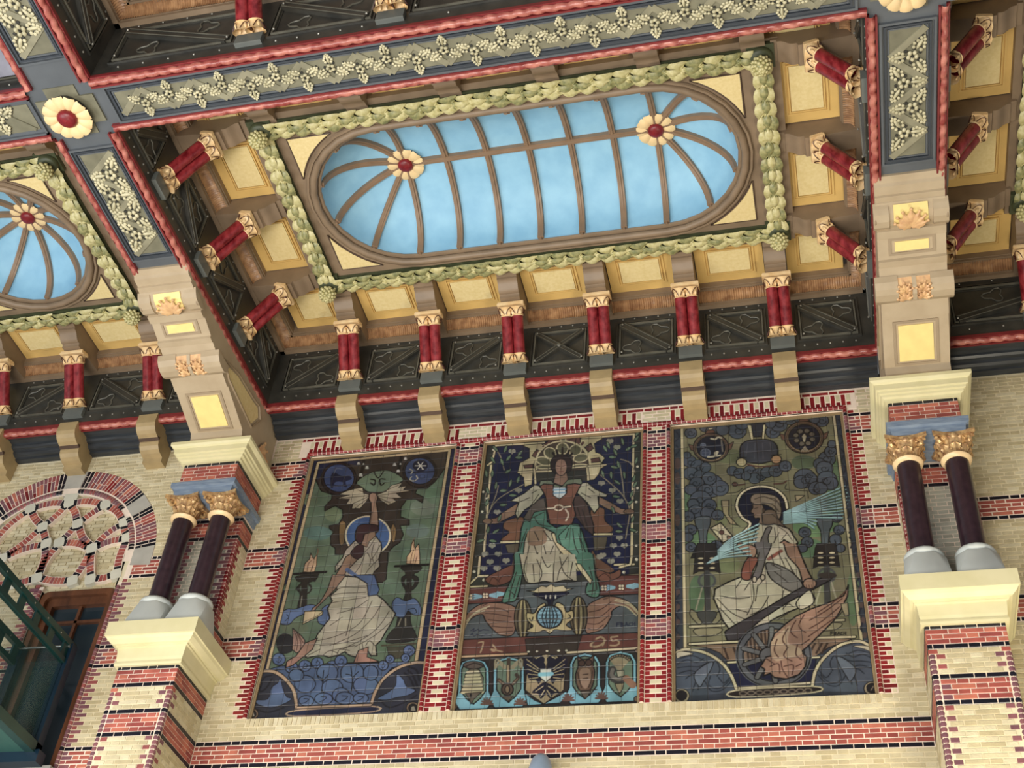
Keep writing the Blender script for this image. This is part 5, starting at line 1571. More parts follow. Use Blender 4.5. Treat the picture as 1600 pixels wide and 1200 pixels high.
for x,y,rx,ry,r in ((795,190,48,46,0),(692,228,52,44,.5),(902,205,50,44,-.5),(640,295,62,34,.25),(948,268,62,34,-.2),(650,345,70,14,0),(945,335,66,14,0)): E_((92,88,60),(x,y),rx,ry,8,CR,r)
F_((50,48,42),[(575,390),(990,370),(1000,460),(560,470)],4)
for pts in ([(430,388),(700,378)],[(870,350),(1155,325)],[(560,360),(570,480)],[(1000,350),(1010,450)]): frame2(pts,12)
for x,y in ((500,440),(1060,380)): 
    for dx in (-18,0,18): L_(CR,9,[(x+dx,y-30),(x+dx*.6+6,y+35)])
# head
for x,y in ((715,225),(745,205),(795,185),(850,205),(875,230)): L_((40,28,26),16,[(x,y),((x+790)/2,285)],0)
E_((48,32,32),(785,325),92,88,6)
F_((134,98,78),[(735,400),(832,395),(845,470),(790,500),(720,475)],6)
E_((140,102,82),(783,345),50,72,6)
L_((48,32,32),20,[(740,290),(785,268),(830,290)]);L_((58,34,28),5,[(748,335),(772,340)]);L_((58,34,28),5,[(795,338),(820,332)]);L_((110,50,44),7,[(765,383),(800,381)]);L_((90,60,46),4,[(785,340),(782,368)])
F_((112,70,44),[(330,790),(480,770),(450,950),(280,955),(350,890),(300,850)],6,1);F_((112,70,44),[(1030,700),(1140,690),(1150,790),(1215,850),(1190,890),(1060,890)],6,1)
frame2([(285,970),(440,965)],12);frame2([(1050,905),(1205,903)],12)
F_((84,74,56),[(320,990),(440,980),(420,1060),(340,1060)],4);F_((84,74,56),[(1050,930),(1170,925),(1150,1030),(1060,1040)],4)
F_((104,68,46),[(340,1210),(370,1100),(420,1080),(430,1210)],4,1);F_((104,68,46),[(1040,1040),(1090,1100),(1230,1210),(1050,1210)],4,1)
SL=(156,150,122)
F_((62,112,94),[(480,770),(560,700),(660,690),(670,800),(740,850),(860,810),(930,820),(955,870),(1000,1000),(1060,1210),(400,1210),(440,960),(450,860)],9)
F_((86,74,66),[(550,640),(640,600),(665,700),(560,720),(520,800),(470,770)],6);F_((72,52,48),[(880,590),(940,580),(1000,650),(1055,830),(1050,915),(985,860),(900,750)],7)
F_((124,92,68),[(430,640),(300,720),(240,770),(130,785),(130,812),(240,820),(340,770),(430,730)],6);F_((124,92,68),[(1100,590),(1200,640),(1280,690),(1380,700),(1375,735),(1290,740),(1160,690),(1095,650)],6)
F_(SL,[(600,500),(645,560),(560,650),(480,700),(420,778),(400,730),(430,640),(362,625),(480,560),(560,492)],8)
F_(SL,[(950,480),(1000,470),(1070,530),(1170,575),(1160,595),(1090,590),(1100,680),(1060,730),(1000,640),(915,560)],8)
F_((104,114,88),[(600,500),(610,460),(700,455),(730,490),(790,505),(840,450),(950,440),(960,480),(900,500),(830,500),(770,530),(700,500)],6)
F_((116,68,48),[(605,505),(640,485),(720,490),(720,560),(770,612),(830,560),(830,490),(900,480),(950,490),(905,580),(880,640),(905,740),(870,830),(690,820),(665,700),(655,600),(640,560)],8)
F_((180,190,190),[(718,512),(822,508),(822,572),(770,612),(718,582)],6);L_((90,140,170),12,[(722,535),(818,530)],0);L_((90,140,170),12,[(724,562),(818,556)],0)
L_(K,20,[(670,690),(760,685),(860,672)]);L_((200,180,150),12,[(670,690),(760,685),(860,672)]);E_((100,60,40),(763,683),34,22,9,(200,180,150));L_((200,180,150),10,[(820,695),(845,740),(825,790)])
WS=(164,156,126)
F_(WS,[(500,900),(560,840),(640,850),(720,890),(745,980),(900,1090),(1010,1210),(455,1210),(480,960)],9)
F_((136,106,78),[(500,900),(550,845),(620,845),(660,900),(650,980),(520,995)],0,1)
F_((78,134,112),[(760,920),(860,820),(940,840),(950,960),(1000,1090),(1040,1210),(990,1210),(900,1090),(790,1010)],6)
F_(CR,[(700,895),(730,895),(750,970),(790,1000),(900,1090),(960,1210),(920,1210),(770,1040),(720,960)],6)
for pts in ([(560,1000),(600,1100),(660,1140)],[(640,1000),(660,1100),(640,1200)],[(520,1000),(500,1100),(510,1200)],[(720,1000),(670,1130)],[(780,1050),(740,1200)],[(830,1100),(900,1170)],[(850,850),(820,940)],[(880,860),(900,1000),(950,1100)],[(930,900),(960,1040)],[(500,860),(460,960),(430,1100)],[(470,800),(560,760),(640,720)],[(560,760),(600,820),(700,840)],[(640,880),(700,960)],[(560,880),(600,960)],[(960,700),(990,800),(1010,880)],[(920,680),(950,780),(980,850)],[(600,570),(520,680)],[(950,560),(1030,600)],[(1060,560),(1010,520)],[(430,640),(520,600)],[(540,560),(580,540)],[(800,1160),(860,1200)],[(590,1060),(560,1200)]): L_((44,36,32),6,pts)
# branches
def leaf(x,y,a,s=1,c=(74,104,80)):
    ca,sa=cos(a),sin(a);P=[(-32,0),(-10,-13),(14,-10),(36,0),(14,11),(-10,12)]
    F_(c,[(x+s*(u*ca-v*sa),y+s*(u*sa+v*ca)) for u,v in P],4,1);L_((120,130,96),3,[(x-24*s*ca,y-24*s*sa),(x+26*s*ca,y+26*s*sa)],0)
for pts in ([(150,1010),(155,860),(170,750),(260,610),(470,490)],[(170,750),(240,580),(260,500)],[(170,760),(150,620),(160,560)],[(1320,940),(1345,800),(1355,700),(1310,600),(1240,520),(1110,410)],[(1310,600),(1290,430),(1270,310)],[(1350,700),(1390,560),(1400,480)],[(1400,390),(1360,310),(1280,280)],[(310,370),(280,260),(230,180)]): L_((128,116,92),7,pts)
for x,y,a in ((235,190,.8),(320,195,-1.2),(290,300,1.2),(345,270,-.9),(440,230,-.9),(430,265,0),(340,380,-.6),(215,285,1),(240,500,-1.4),(300,540,-.1),(360,480,-1.3),(425,450,-1.3),(380,580,0),(300,660,-.1),(160,400,1.4),(165,640,-1.2),(210,400,-1.5),(170,540,1.2),(240,880,-.6),(215,960,.1),(110,960,-.3),(175,870,-1.4),(270,770,-1.2),
    (1150,190,1),(1175,160,1.2),(1235,220,1.1),(1210,262,0),(1295,130,1.3),(1345,190,-.6),(1410,110,-.9),(1390,170,-.3),(1410,290,-1.3),(1260,320,1.3),(1225,345,.2),(1130,400,1.2),(1200,410,1.5),(1310,410,1.4),(1250,470,.6),(1390,440,-1.2),(1370,570,-1.2),(1240,590,.1),(1400,490,-1),(1270,830,.7),(1265,880,0),(1380,780,-1.3),(1380,870,.2),(1215,700,1.2),(1360,640,-.7),(1420,60,-1)): leaf(x,y,a)
E_((108,80,58),(170,795),40,22,5);E_((108,80,58),(1350,715),44,22,5)
R('D')
F_((50,52,46),[(190,0),(260,0),(240,230),(165,230)],0);F_((20,24,60),[(290,0),(540,0),(520,90),(400,120),(285,140)],0)
frame2([(275,0),(262,150),(170,235),(330,228)],12);frame2([(262,150),(340,148)],12)
for x,y in ((355,40),(480,30),(410,90),(305,90),(1210,0),(1300,35)): heart(x,y)
for x,y in ((230,115),(305,180),(1500,20),(1400,120)): E_((196,190,160),(x,y),11,11)
frame2([(1460,0),(1450,60),(1370,80)],12);frame2([(1530,140),(1360,150)],12)
F_((98,50,42),[(150,245),(560,225),(560,360),(135,372)],6);F_((98,50,42),[(1200,150),(1530,140),(1530,290),(1210,300)],6)
for x,y in ((0,0),):
    for cx,cy,f in ((190,312,-1),(260,310,1),(380,300,-1),(435,290,1),(1240,245,-1),(1300,240,1),(1450,230,-1),(1505,225,1)):
        for s in (-1,0,1): L_((106,160,178),11,[(cx-f*26,cy+s*16),(cx+f*26,cy+s*5)],0)
    for cx,cy in ((318,303),(195,312),(1380,238),(1245,243)):
        for s in range(4):
            t=s*PI/2+.78; E_((206,186,150),(cx+15*cos(t),cy+15*sin(t)),12,11,3)
F_((106,62,44),[(320,190),(330,160),(400,120),(550,60),(520,180),(400,225)],6,1);F_((106,62,44),[(1170,90),(1290,130),(1370,100),(1360,160),(1220,190)],6,1)
for pts in ([(350,200),(380,160),(430,200)],[(420,190),(460,140),(500,150)],[(1200,160),(1250,130),(1300,170)]): L_((60,32,26),6,pts)
F_((74,82,86),[(560,220),(1120,195),(1100,290),(1240,305),(1535,290),(1535,590),(105,645),(130,372),(450,350),(580,330)],6)
F_((88,94,96),[(560,215),(1120,190),(1115,225),(570,250)],4)
F_((64,112,92),[(540,-20),(620,-20),(600,180),(560,330),(500,352),(448,350),(490,240),(540,120)],0,1);F_((64,112,92),[(1035,-20),(1160,-20),(1180,130),(1212,240),(1200,310),(1140,312),(1100,270),(1130,160),(1050,90)],0,1)
L_(K,8,[(540,-20),(540,120),(490,240),(448,350),(500,352),(560,330),(600,180),(615,0)]);L_(K,8,[(1160,-20),(1180,130),(1212,240),(1200,310),(1140,312),(1100,270),(1130,160)])
F_(WS,[(585,-20),(1020,-20),(1030,190),(940,180),(850,200),(780,190),(700,205),(640,195),(610,120)])
L_(K,8,[(585,-20),(610,120),(640,195),(700,205),(780,190),(850,200),(940,180),(1030,190)])
for pts in ([(640,0),(620,100),(650,190)],[(690,60),(700,190)],[(760,0),(800,80),(830,60)],[(850,50),(850,190)],[(900,0),(930,120),(1000,180)],[(960,0),(900,100),(880,180)],[(720,20),(760,120),(740,190)],[(1000,40),(980,150)],[(560,120),(520,250),(500,340)],[(590,150),(540,320)],[(1130,80),(1160,200),(1150,300)],[(1170,100),(1190,260)],[(500,260),(550,300)],[(1120,270),(1180,260)]): L_((44,36,32),6,pts)
F_(CR,[(1025,50),(1060,55),(1150,180),(1140,215),(1120,190),(1040,90)],6)
# wheels and wings
W_=(130,92,70)
F_(W_,[(180,440),(280,370),(420,358),(530,380),(565,430),(540,600),(440,612),(380,570),(320,500),(290,450),(200,490),(120,610),(150,500)],7,1)
F_(W_,[(1105,400),(1200,330),(1290,308),(1400,330),(1500,400),(1532,470),(1460,420),(1390,380),(1310,420),(1300,470),(1240,560),(1160,590),(1100,580)],7,1)
for pts in ([(140,590),(210,460),(310,420)],[(150,560),(230,440),(330,400)],[(170,500),(260,420),(350,385)],[(1530,470),(1450,380),(1330,340)],[(1520,440),(1440,360),(1340,330)],[(1500,460),(1420,390),(1330,370)]): L_((164,150,112),8,pts)
for pts in ([(330,400),(420,400),(500,430)],[(320,440),(420,450),(520,470)],[(340,490),(430,500),(530,510)],[(370,540),(450,550),(530,550)],[(400,590),(470,585),(530,580)],[(1130,430),(1220,410),(1300,350)],[(1120,480),(1210,470),(1300,400)],[(1120,520),(1200,520),(1280,460)],[(1120,560),(1180,570),(1240,530)],[(300,380),(340,360)],[(1240,330),(1280,320)]): L_((70,42,34),6,pts)
for cx,cy in ((612,480),(1045,458)):
    E_((92,80,56),(cx,cy),68,150,7)
    for dx in (-42,-22,0,20,40): L_((152,136,86) if dx in(-22,20) else (44,38,30),8,[(cx+dx*.5,cy-135),(cx+dx,cy-30),(cx+dx,cy+60),(cx+dx*.6,cy+140)])
F_((22,26,52),[(695,285),(970,275),(890,320),(850,345),(840,385),(810,385),(800,345),(750,320)],5,1)
F_((196,180,134),[(640,265),(700,265),(720,245),(760,225),(795,235),(830,212),(865,232),(930,222),(950,250),(1010,245),(940,270),(720,280)],5)
for x in (790,825,865): L_((200,196,176),7,[(x,302),(x,322)],0)
F_((176,156,100),[(640,580),(690,540),(650,500),(640,440),(700,440),(730,390),(780,360),(800,390),(850,390),(880,355),(930,380),(950,430),(1000,420),(1005,480),(950,530),(1000,570),(920,575),(860,570),(820,600),(780,575),(720,590)],7,1)
E_((40,36,34),(820,468),108,96,0);E_((96,146,166),(820,468),97,86,6)
for dx in (-60,-30,0,30,60): L_((30,34,40),7,[(820+dx*.5,388),(820+dx,468),(820+dx*.5,550)])
for dy in (-45,-15,15,45): L_((30,34,40),7,[(730+abs(dy)*.5,468+dy),(910-abs(dy)*.5,468+dy)],0)
L_((40,34,28),7,[(660,480),(680,500),(690,470)]);L_((40,34,28),7,[(970,450),(985,470),(960,480)])
F_((96,48,38),[(105,650),(540,627),(1535,592),(1535,705),(950,740),(650,765),(92,772)],6)
F_((54,44,38),[(630,640),(1070,615),(1040,720),(970,770),(660,775),(640,730)],5)
# year numerals and signatures
Y_=(150,122,84)
L_(Y_,9,[(265,670),(300,665),(295,700),(280,745)]);L_(Y_,9,[(375,685),(400,720),(385,735),(360,720),(450,740)])
L_(Y_,11,[(1185,640),(1220,625),(1250,650),(1230,680),(1180,700),(1140,690),(1160,665)]);L_(Y_,11,[(1250,655),(1235,690)])
L_(Y_,10,[(1320,625),(1300,628),(1310,655),(1345,650),(1365,670),(1340,690),(1295,690)]);L_(Y_,10,[(1320,625),(1350,620)])
S_=(30,36,60)
for pts in ([(205,575),(230,560),(220,585),(260,565),(275,580),(300,568),(345,572)],[(190,620),(215,600),(230,620),(250,605),(290,618),(320,605),(360,615)],
    [(1345,545),(1345,515),(1370,512)],[(1345,528),(1362,527)],[(1378,543),(1378,512),(1398,518),(1380,528),(1402,535),(1380,545)],[(1410,540),(1420,510),(1432,540)],[(1414,530),(1428,530)],[(1458,515),(1442,518),(1440,538),(1458,538)],[(1468,510),(1468,538)],[(1486,510),(1486,538)],[(1468,524),(1486,524)],[(1455,555),(1495,552)]): L_(S_,6,pts,0)
border(1,[cv(p) for p in [(92,782),(640,757)]],12,(176,138,94));border(1,[cv(p) for p in [(960,748),(1510,712)]],12,(196,176,134))
F_((42,34,32),[(92,800),(640,770),(960,765),(1535,725),(1530,1140),(60,1180)],0)
BLU=(92,164,182)
def shield(cx,top,inner=(90,114,92)):
    F_(BLU,[(cx-118,top+80),(cx-90,top+22),(cx,top-8),(cx+90,top+18),(cx+122,top+74),(cx+122,top+250),(cx+150,top+320),(cx+110,top+385),(cx-110,top+395),(cx-150,top+330),(cx-122,top+262)],8)
    F_(inner,[(cx-92,top+80),(cx-70,top+34),(cx,top+18),(cx+70,top+32),(cx+96,top+76),(cx+96,top+245),(cx+58,top+300),(cx,top+352),(cx-58,top+305),(cx-94,top+252)],8,0)
shield(225,800);shield(500,785);shield(1095,757);shield(1375,742)
F_(BLU,[(625,1060),(700,1120),(770,1150),(850,1110),(950,1050),(960,1090),(900,1140),(650,1160)],5)
F_((150,132,90),[(640,900),(700,780),(790,760),(880,770),(945,880),(930,1040),(860,1090),(775,1150),(690,1090),(630,1040)],7)
# beehive
F_((96,90,70),[(150,1000),(160,920),(190,880),(230,870),(270,880),(300,940),(300,1050),(120,1060)],6)
for k in range(7): yy=895+k*27; L_((176,164,118),13,[(205-60+abs(k-6)*-0+ (6-k)*7-10,yy+4),(262+k*6,yy)],0)
E_((84,72,62),(225,845),80,30,6);L_((44,34,30),8,[(160,860),(230,830),(300,850)]);F_((88,76,62),[(160,1065),(290,1055),(230,1110),(205,1150),(190,1110)],5);E_(K,(205,1080),10,14)
# caduceus
for s in (-1,1):
    for k in range(5): L_((132,122,92),9,[(500+s*15,860),(500+s*(40+k*14),850-k*18+20),(500+s*(58+k*12),820+k*14)])
L_((66,52,40),24,[(500,800),(495,1090)],0);L_((150,128,90),8,[(495,850),(495,1080)],0);L_((60,48,38),22,[(420,960),(500,1010),(570,950),(560,920)]);L_((120,96,68),8,[(425,965),(500,1012),(568,952)])
E_((80,62,48),(490,1035),46,48,8);E_((120,100,72),(490,1035),18,30,6);F_((90,76,58),[(440,1090),(540,1085),(495,1130)],5)
# eagle
EG=(24,24,44)
for s in (-1,1):
    F_(EG,[(790,860),(790+s*40,800),(790+s*90,790),(790+s*150,780),(790+s*170,830),(790+s*150,900),(790+s*130,960),(790+s*80,960),(790+s*50,990)],0,1)
    for k in range(5): L_((160,142,98),5,[(790+s*60,870+k*18),(790+s*(150-k*4),800+k*38)])
    F_(EG,[(790+s*15,830),(790+s*10,790),(790+s*50,765),(790+s*80,790),(790+s*50,800),(790+s*45,850)],0,1)
    L_((176,160,112),6,[(790+s*48,780),(790+s*75,792)],0)
    F_(EG,[(780,980),(790+s*60,1010),(790+s*110,1060),(790+s*60,1070),(790+s*40,1110),(790,1060)],0,1)
    L_((176,160,112),5,[(790+s*20,1010),(790+s*80,1050)]);L_((176,160,112),5,[(790+s*10,1040),(790+s*40,1090)])
F_((204,208,196),[(745,875),(835,872),(835,940),(790,980),(745,942)],6);L_((110,190,210),26,[(747,918),(833,914)],0)
for x in (655,720,800,890,950): E_((190,184,156),(x,740-(x-655)*.03),13,10,3)
# owl
F_((100,72,52),[(1040,780),(1075,800),(1130,795),(1165,770),(1160,840),(1172,900),(1160,990),(1130,1040),(1060,1045),(1030,990),(1022,920),(1045,850)],8,1)
E_((66,46,36),(1070,830),26,24,6);E_((66,46,36),(1125,826),26,24,6);F_((150,128,90),[(1092,840),(1108,840),(1099,866)],4);F_((138,106,84),[(1060,880),(1130,875),(1140,960),(1100,1030),(1060,970)],0,1)
for pts in ([(1040,900),(1050,960),(1070,1020)],[(1155,890),(1145,960),(1125,1020)],[(1030,1045),(1190,1035)],[(1080,920),(1120,915)],[(1080,950),(1120,945)]): L_((58,38,30),6,pts)
F_((88,76,62),[(1060,1050),(1140,1045),(1120,1090),(1098,1110),(1080,1090)],5)
# horn of plenty
for k in range(9):
    t=-2.4+k*.22; L_((140,126,92),10,[(1365+10*cos(t),880),(1365+95*cos(t),850+90*sin(t)*.9)])
    E_((120,104,76),(1365+95*cos(t),852+90*sin(t)*.9),12,10,4)
L_((54,52,52),42,[(1310,880),(1300,930),(1350,965),(1410,950)]);L_((104,98,88),20,[(1312,880),(1305,925),(1352,955),(1410,945)]);L_((130,88,60),40,[(1420,950),(1470,1000)],0)
F_((150,146,116),[(1340,890),(1400,885),(1400,930),(1350,940)],5);F_((128,116,82),[(1330,990),(1400,985),(1390,1030),(1365,1070),(1345,1030)],5)
for x,y in ((330,1140),(590,1140),(965,1110),(1225,1095)): 
    for k in range(7):
        t=PI+k*PI/6; L_((96,66,54),12,[(x,y+10),(x+44*cos(t),y+10+46*sin(t))],0)
E_((120,92,66),(115,810),20,18,5);E_((120,92,66),(1505,735),20,18,5);E_((120,92,66),(75,1170),22,20,5);E_((120,92,66),(1500,1110),22,20,5)
# ======================= picture 3
full(2,(50,58,70))
R('E'); a=[cv((110,150)),cv((1345,45))]; R('F'); a+=[cv((1440,700)),cv((145,770))]
OL=(114,110,76)
ops[2].append(('p',OL,0,0,a))
R('E')
for c,rx,ry,col in (((180,760),70,150,(80,112,78)),((250,1080),140,90,(88,124,80)),((1180,950),170,90,(100,136,84)),((1150,1130),120,80,(80,116,78)),((430,850),60,120,(112,120,74)),((1100,430),100,60,(78,92,66)),((500,380),120,60,(96,102,66)),((1350,700),60,300,(84,112,74)),((700,500),150,60,(140,130,86)),((600,950),90,80,(118,122,80))): E_(col,c,rx,ry)
CL=(66,76,90)
def cloud(pts,curls):
    for x,y,r in pts: E_(CL,(x,y),r,r*.88,6)
    for x,y,r in curls: L_((30,34,42),6,[(x+r*cos(t)*(1-t/9),y+r*.85*sin(t)*(1-t/9)) for t in [k*.7 for k in range(10)]])
cloud([(180,190,50),(300,140,50),(360,180,60),(480,110,70),(560,170,75),(600,110,60),(440,160,55)],[(180,190,32),(480,110,40),(570,170,42),(360,180,36),(590,100,30)])
cloud([(850,180,60),(900,120,70),(990,70,60),(1080,60,60),(1130,50,50),(920,60,60),(830,110,45),(1250,90,55),(1190,80,40)],[(850,180,34),(900,115,40),(990,75,34),(1250,92,34),(1110,50,30)])
cloud([(170,420,55),(240,460,60),(180,520,60),(260,540,55),(300,470,45),(150,370,30)],[(180,430,34),(250,470,34),(190,540,36)])
cloud([(340,620,110),(420,640,70),(330,560,60),(230,600,60),(180,650,50),(300,660,60)],[(340,560,34),(420,640,44),(320,650,40),(220,600,34)])
cloud([(260,740,90),(200,770,50),(330,780,60),(220,830,60),(320,840,60),(160,870,50),(400,860,50)],[(260,730,44),(330,780,36),(210,820,40),(160,880,30),(400,870,28)])
cloud([(520,500,45),(580,520,50),(660,500,50),(740,530,60),(700,560,50),(800,510,50),(870,500,55),(950,460,50),(630,540,40)],[(560,510,28),(660,500,26),(740,545,34),(880,490,32),(950,460,26),(700,500,24)])
cloud([(1110,560,90),(1080,590,60),(1160,560,50),(1290,400,70),(1230,440,50),(1320,340,50),(1270,480,70),(1290,570,80),(1200,640,60),(1320,600,60),(1240,640,55),(1330,280,35)],[(1110,570,44),(1290,400,40),(1270,480,36),(1280,580,44),(1200,650,34),(1320,340,28),(1150,540,24)])
cloud([(180,980,50),(160,1040,40),(180,1120,45),(1110,1000,50),(1130,1080,50),(1090,1130,40),(1370,880,45),(1390,980,45),(1360,1060,50),(1400,1130,40),(390,1110,50)],[(180,980,30),(180,1120,28),(1110,1000,30),(1130,1080,30),(1370,890,28),(1390,990,28),(390,1110,28)])
# furnaces
for cx in (280,1275):
    F_((74,84,90),[(cx-60,880),(cx+50,870),(cx+60,930),(cx+35,1000),(cx+30,1130),(cx+60,1210),(cx-60,1210),(cx-30,1130),(cx-35,1000),(cx-60,940)],7,1)
    F_((36,34,34),[(cx-60,1120),(cx+60,1115),(cx+100,1210),(cx-100,1210)],5)
# medallions
for (cx,cy,rr) in ((345,310,145),(1105,225,160)):
    E_((98,72,54),(cx,cy),rr,rr*.82,8);E_((128,104,72),(cx,cy+4),rr*.88,rr*.74,4);E_((22,24,44),(cx,cy),rr*.80,rr*.66,7)
    F_((98,64,48),[(cx-50,cy-rr*.78),(cx+40,cy-rr*.85),(cx+20,cy-rr),(cx-30,cy-rr*.98)],5);F_((196,184,140),[(cx-22,cy-rr*1.02),(cx+14,cy-rr*1.06),(cx+14,cy-rr*1.13),(cx-22,cy-rr*1.10)],4)
    F_((98,64,48),[(cx-rr,cy-20),(cx-rr-40,cy-30),(cx-rr-20,cy+20),(cx-rr+5,cy+25)],5);F_((98,64,48),[(cx+rr,cy-30),(cx+rr+40,cy-50),(cx+rr+20,cy+10),(cx+rr-5,cy+20)],5)
for x,y,r in ((300,350,38),(280,290,20)): E_((56,66,92),(x,y),r,r*.8,6,(90,100,120)); L_((90,100,120),5,[(x-r,y),(x+r,y)],0); L_((90,100,120),5,[(x,y-r*.8),(x,y+r*.8)],0)
L_((74,80,96),8,[(230,305),(440,290)],0);L_((110,104,92),8,[(430,250),(440,340)],0)
L_((176,168,136),12,[(345,235),(380,240),(400,225),(430,230)]);L_((176,168,136),12,[(320,385),(370,380),(400,345),(380,350),(390,375),(420,370)])
for k in range(8):
    t=k*PI/4+.3; E_((98,90,76),(1105+70*cos(t),225+55*sin(t)),24,18,5)
F_((160,150,116),[(1105,190),(1125,215),(1112,265),(1098,265),(1085,215)],4)
for dx in (-24,-8,8,24): L_((140,128,100),6,[(1110,300),(1110+dx*1.3,340)],0)
# bell / furnace head
F_((44,46,58),[(665,105),(780,100),(760,220),(690,222)],8);L_(K,16,[(640,110),(800,100)],0)
F_((196,184,132),[(640,125),(672,125),(690,240),(672,245)],4,0);F_((196,184,132),[(790,120),(770,125),(760,240),(778,245)],4)
F_((54,56,68),[(580,350),(590,290),(640,255),(740,240),(830,250),(880,290),(890,360),(880,400),(800,430),(740,440),(650,430),(590,400)],9,1)
for dx in (-90,-30,30,90): L_((78,80,92),4,[(735+dx,270),(735+dx*1.2,400)])
L_((78,80,92),4,[(600,340),(880,330)])
L_((84,50,40),12,[(620,440),(740,465),(890,450)])
E_((176,160,108),(594,428),42,34,7);E_((172,128,78),(877,405),42,34,7);L_(K,8,[(560,390),(630,390)],0);L_(K,8,[(840,370),(915,365)],0)
L_((84,50,40),12,[(520,608),(560,615),(620,608)]);E_((84,50,40),(540,608),22,18,4);L_((84,50,40),12,[(860,605),(930,600),(960,580)])
for pts in ([(480,680),(560,670),(600,640)],[(960,610),(960,650),(1130,660)],[(1130,660),(1140,720)],[(430,740),(440,820),(500,900),(580,950)],[(460,760),(500,880),(560,940)]): L_((34,30,28),6,pts)
for q_ in ([(430,740),(490,740),(490,860),(560,940),(500,930),(440,830)],[(1030,700),(1110,700),(1040,750)]): F_((150,134,92),q_,6)
# halo with open foot
F_((18,20,44),[(560,780),(570,700),(640,645),(750,628),(860,650),(930,700),(960,760),(960,820),(930,900),(800,980),(640,980),(665,930),(600,880)],0,1)
L_(K,26,[(610,1000),(665,930),(600,880),(555,790),(580,700),(650,645),(760,625),(870,650),(945,720),(965,800)]);L_((206,192,150),12,[(610,1000),(665,930),(600,880),(555,790),(580,700),(650,645),(760,625),(870,650),(945,720),(965,800)])
# rays to the right and wing
for k in range(13):
    t=k/12; y1=625+t*345; x1=1470-abs(t-.3)*120-(t>.75)*200; 
    L_((40,66,74),13,[(940,840+t*90),(1100,800+t*150-30),(x1,y1)]);L_((132,178,180),8,[(940,838+t*90),(1100,797+t*150-30),(x1,y1-4)])
# figure head
F_((120,96,74),[(690,770),(760,770),(790,850),(770,930),(730,935),(740,885),(700,885),(690,850),(668,830),(685,800)],7,1)
F_((126,108,86),[(665,740),(690,690),(780,685),(860,700),(905,740),(920,840),(890,900),(860,820),(800,780),(740,770),(700,770)],7,1)
F_((96,76,60),[(770,830),(860,820),(900,900),(960,960),(1010,1000),(980,1000),(900,940),(800,960),(770,930)],6,1)
for pts in ([(700,730),(780,710),(880,750)],[(760,760),(840,770),(900,830)],[(800,720),(870,730),(910,790)],[(840,850),(900,900)],[(870,790),(880,850)]): L_((56,44,36),6,pts)
L_((40,28,24),5,[(700,805),(725,800)],0);L_((90,46,38),5,[(692,858),(712,855)],0);E_((70,50,40),(775,820),10,20,4)
# shirt
SH=(172,164,134)
F_(SH,[(740,930),(810,940),(860,930),(980,970),(1055,1085),(1040,1120),(940,1060),(900,1110),(880,1210),(690,1210),(685,1060),(710,990)],9)
F_((102,96,90),[(800,960),(840,960),(810,1050),(840,1210),(760,1210),(750,1080),(780,1000)],7,1)
for pts in ([(860,960),(870,1040),(840,1120)],[(900,1000),(860,1080)],[(960,1010),(920,1060)],[(720,1000),(700,1100)],[(890,950),(960,1000),(1010,1070)],[(720,1080),(740,1180)]): L_((60,50,44),5,pts)
F_((138,98,74),[(905,1085),(945,1065),(1020,1110),(1090,1210),(930,1210)],7)
# letter and feathers
F_((196,184,140),[(340,965),(425,920),(530,1040),(440,1085)],8);L_(K,5,[(345,968),(430,1000),(425,925)],0);L_(K,5,[(440,1080),(432,1005),(525,1040)],0);E_((96,60,50),(432,1000),20,18,4)
F_((140,104,80),[(480,1030),(560,1060),(700,1150),(700,1210),(640,1200),(500,1080)],6,1)
for k in range(8):
    t=k/7; L_((40,66,74),12,[(350+t*30,1210),(500+t*30,1060+t*90),(735-t*40,935+t*250)]);L_((140,188,190),8,[(352+t*30,1206),(502+t*30,1056+t*90),(735-t*40,931+t*250)])
R('F')
for c,rx,ry,col in (((460,150),90,60,(112,120,74)),((230,380),60,150,(82,112,74)),((1380,400),50,200,(88,116,76)),((1180,280),60,80,(112,122,84))): E_(col,c,rx,ry)
for cx,cy in ((305,150),(1185,110)):
    F_((40,36,36),[(cx-70,-5),(cx+70,-5),(cx+60,-30),(cx+100,cy+60),(cx+60,cy+50),(cx-60,cy+50),(cx-100,cy+70),(cx-85,cy-80)],5)
    for dx in (-45,40):
        for dy in (-35,0,35): E_((196,178,134),(cx+dx,cy+dy-10),24,9,4)
    E_((96,112,82),(cx,cy+120),60,52,14,(74,78,78));L_((60,60,60),34,[(cx,cy+60),(cx+5,cy+340)],0)
    for s in (-1,1): L_((150,146,116),9,[(cx+s*35,cy+170),(cx+s*80,cy+330)],0)
    for s in (-1,1): F_((126,118,82),[(cx+s*30,cy+400),(cx+s*110,cy+330),(cx+s*125,cy+370),(cx+s*60,cy+440)],6,1)
    F_((62,62,60),[(cx-70,cy+350),(cx+70,cy+350),(cx+30,cy+430),(cx-30,cy+430)],5,1)
    L_(K,24,[(cx-125,cy+458),(cx+125,cy+448)],0);L_((176,166,124),13,[(cx-125,cy+458),(cx+125,cy+448)],0)
    F_((138,130,92),[(cx-90,cy+475),(cx+110,cy+470),(cx+60,cy+520),(cx-60,cy+525)],5,1)
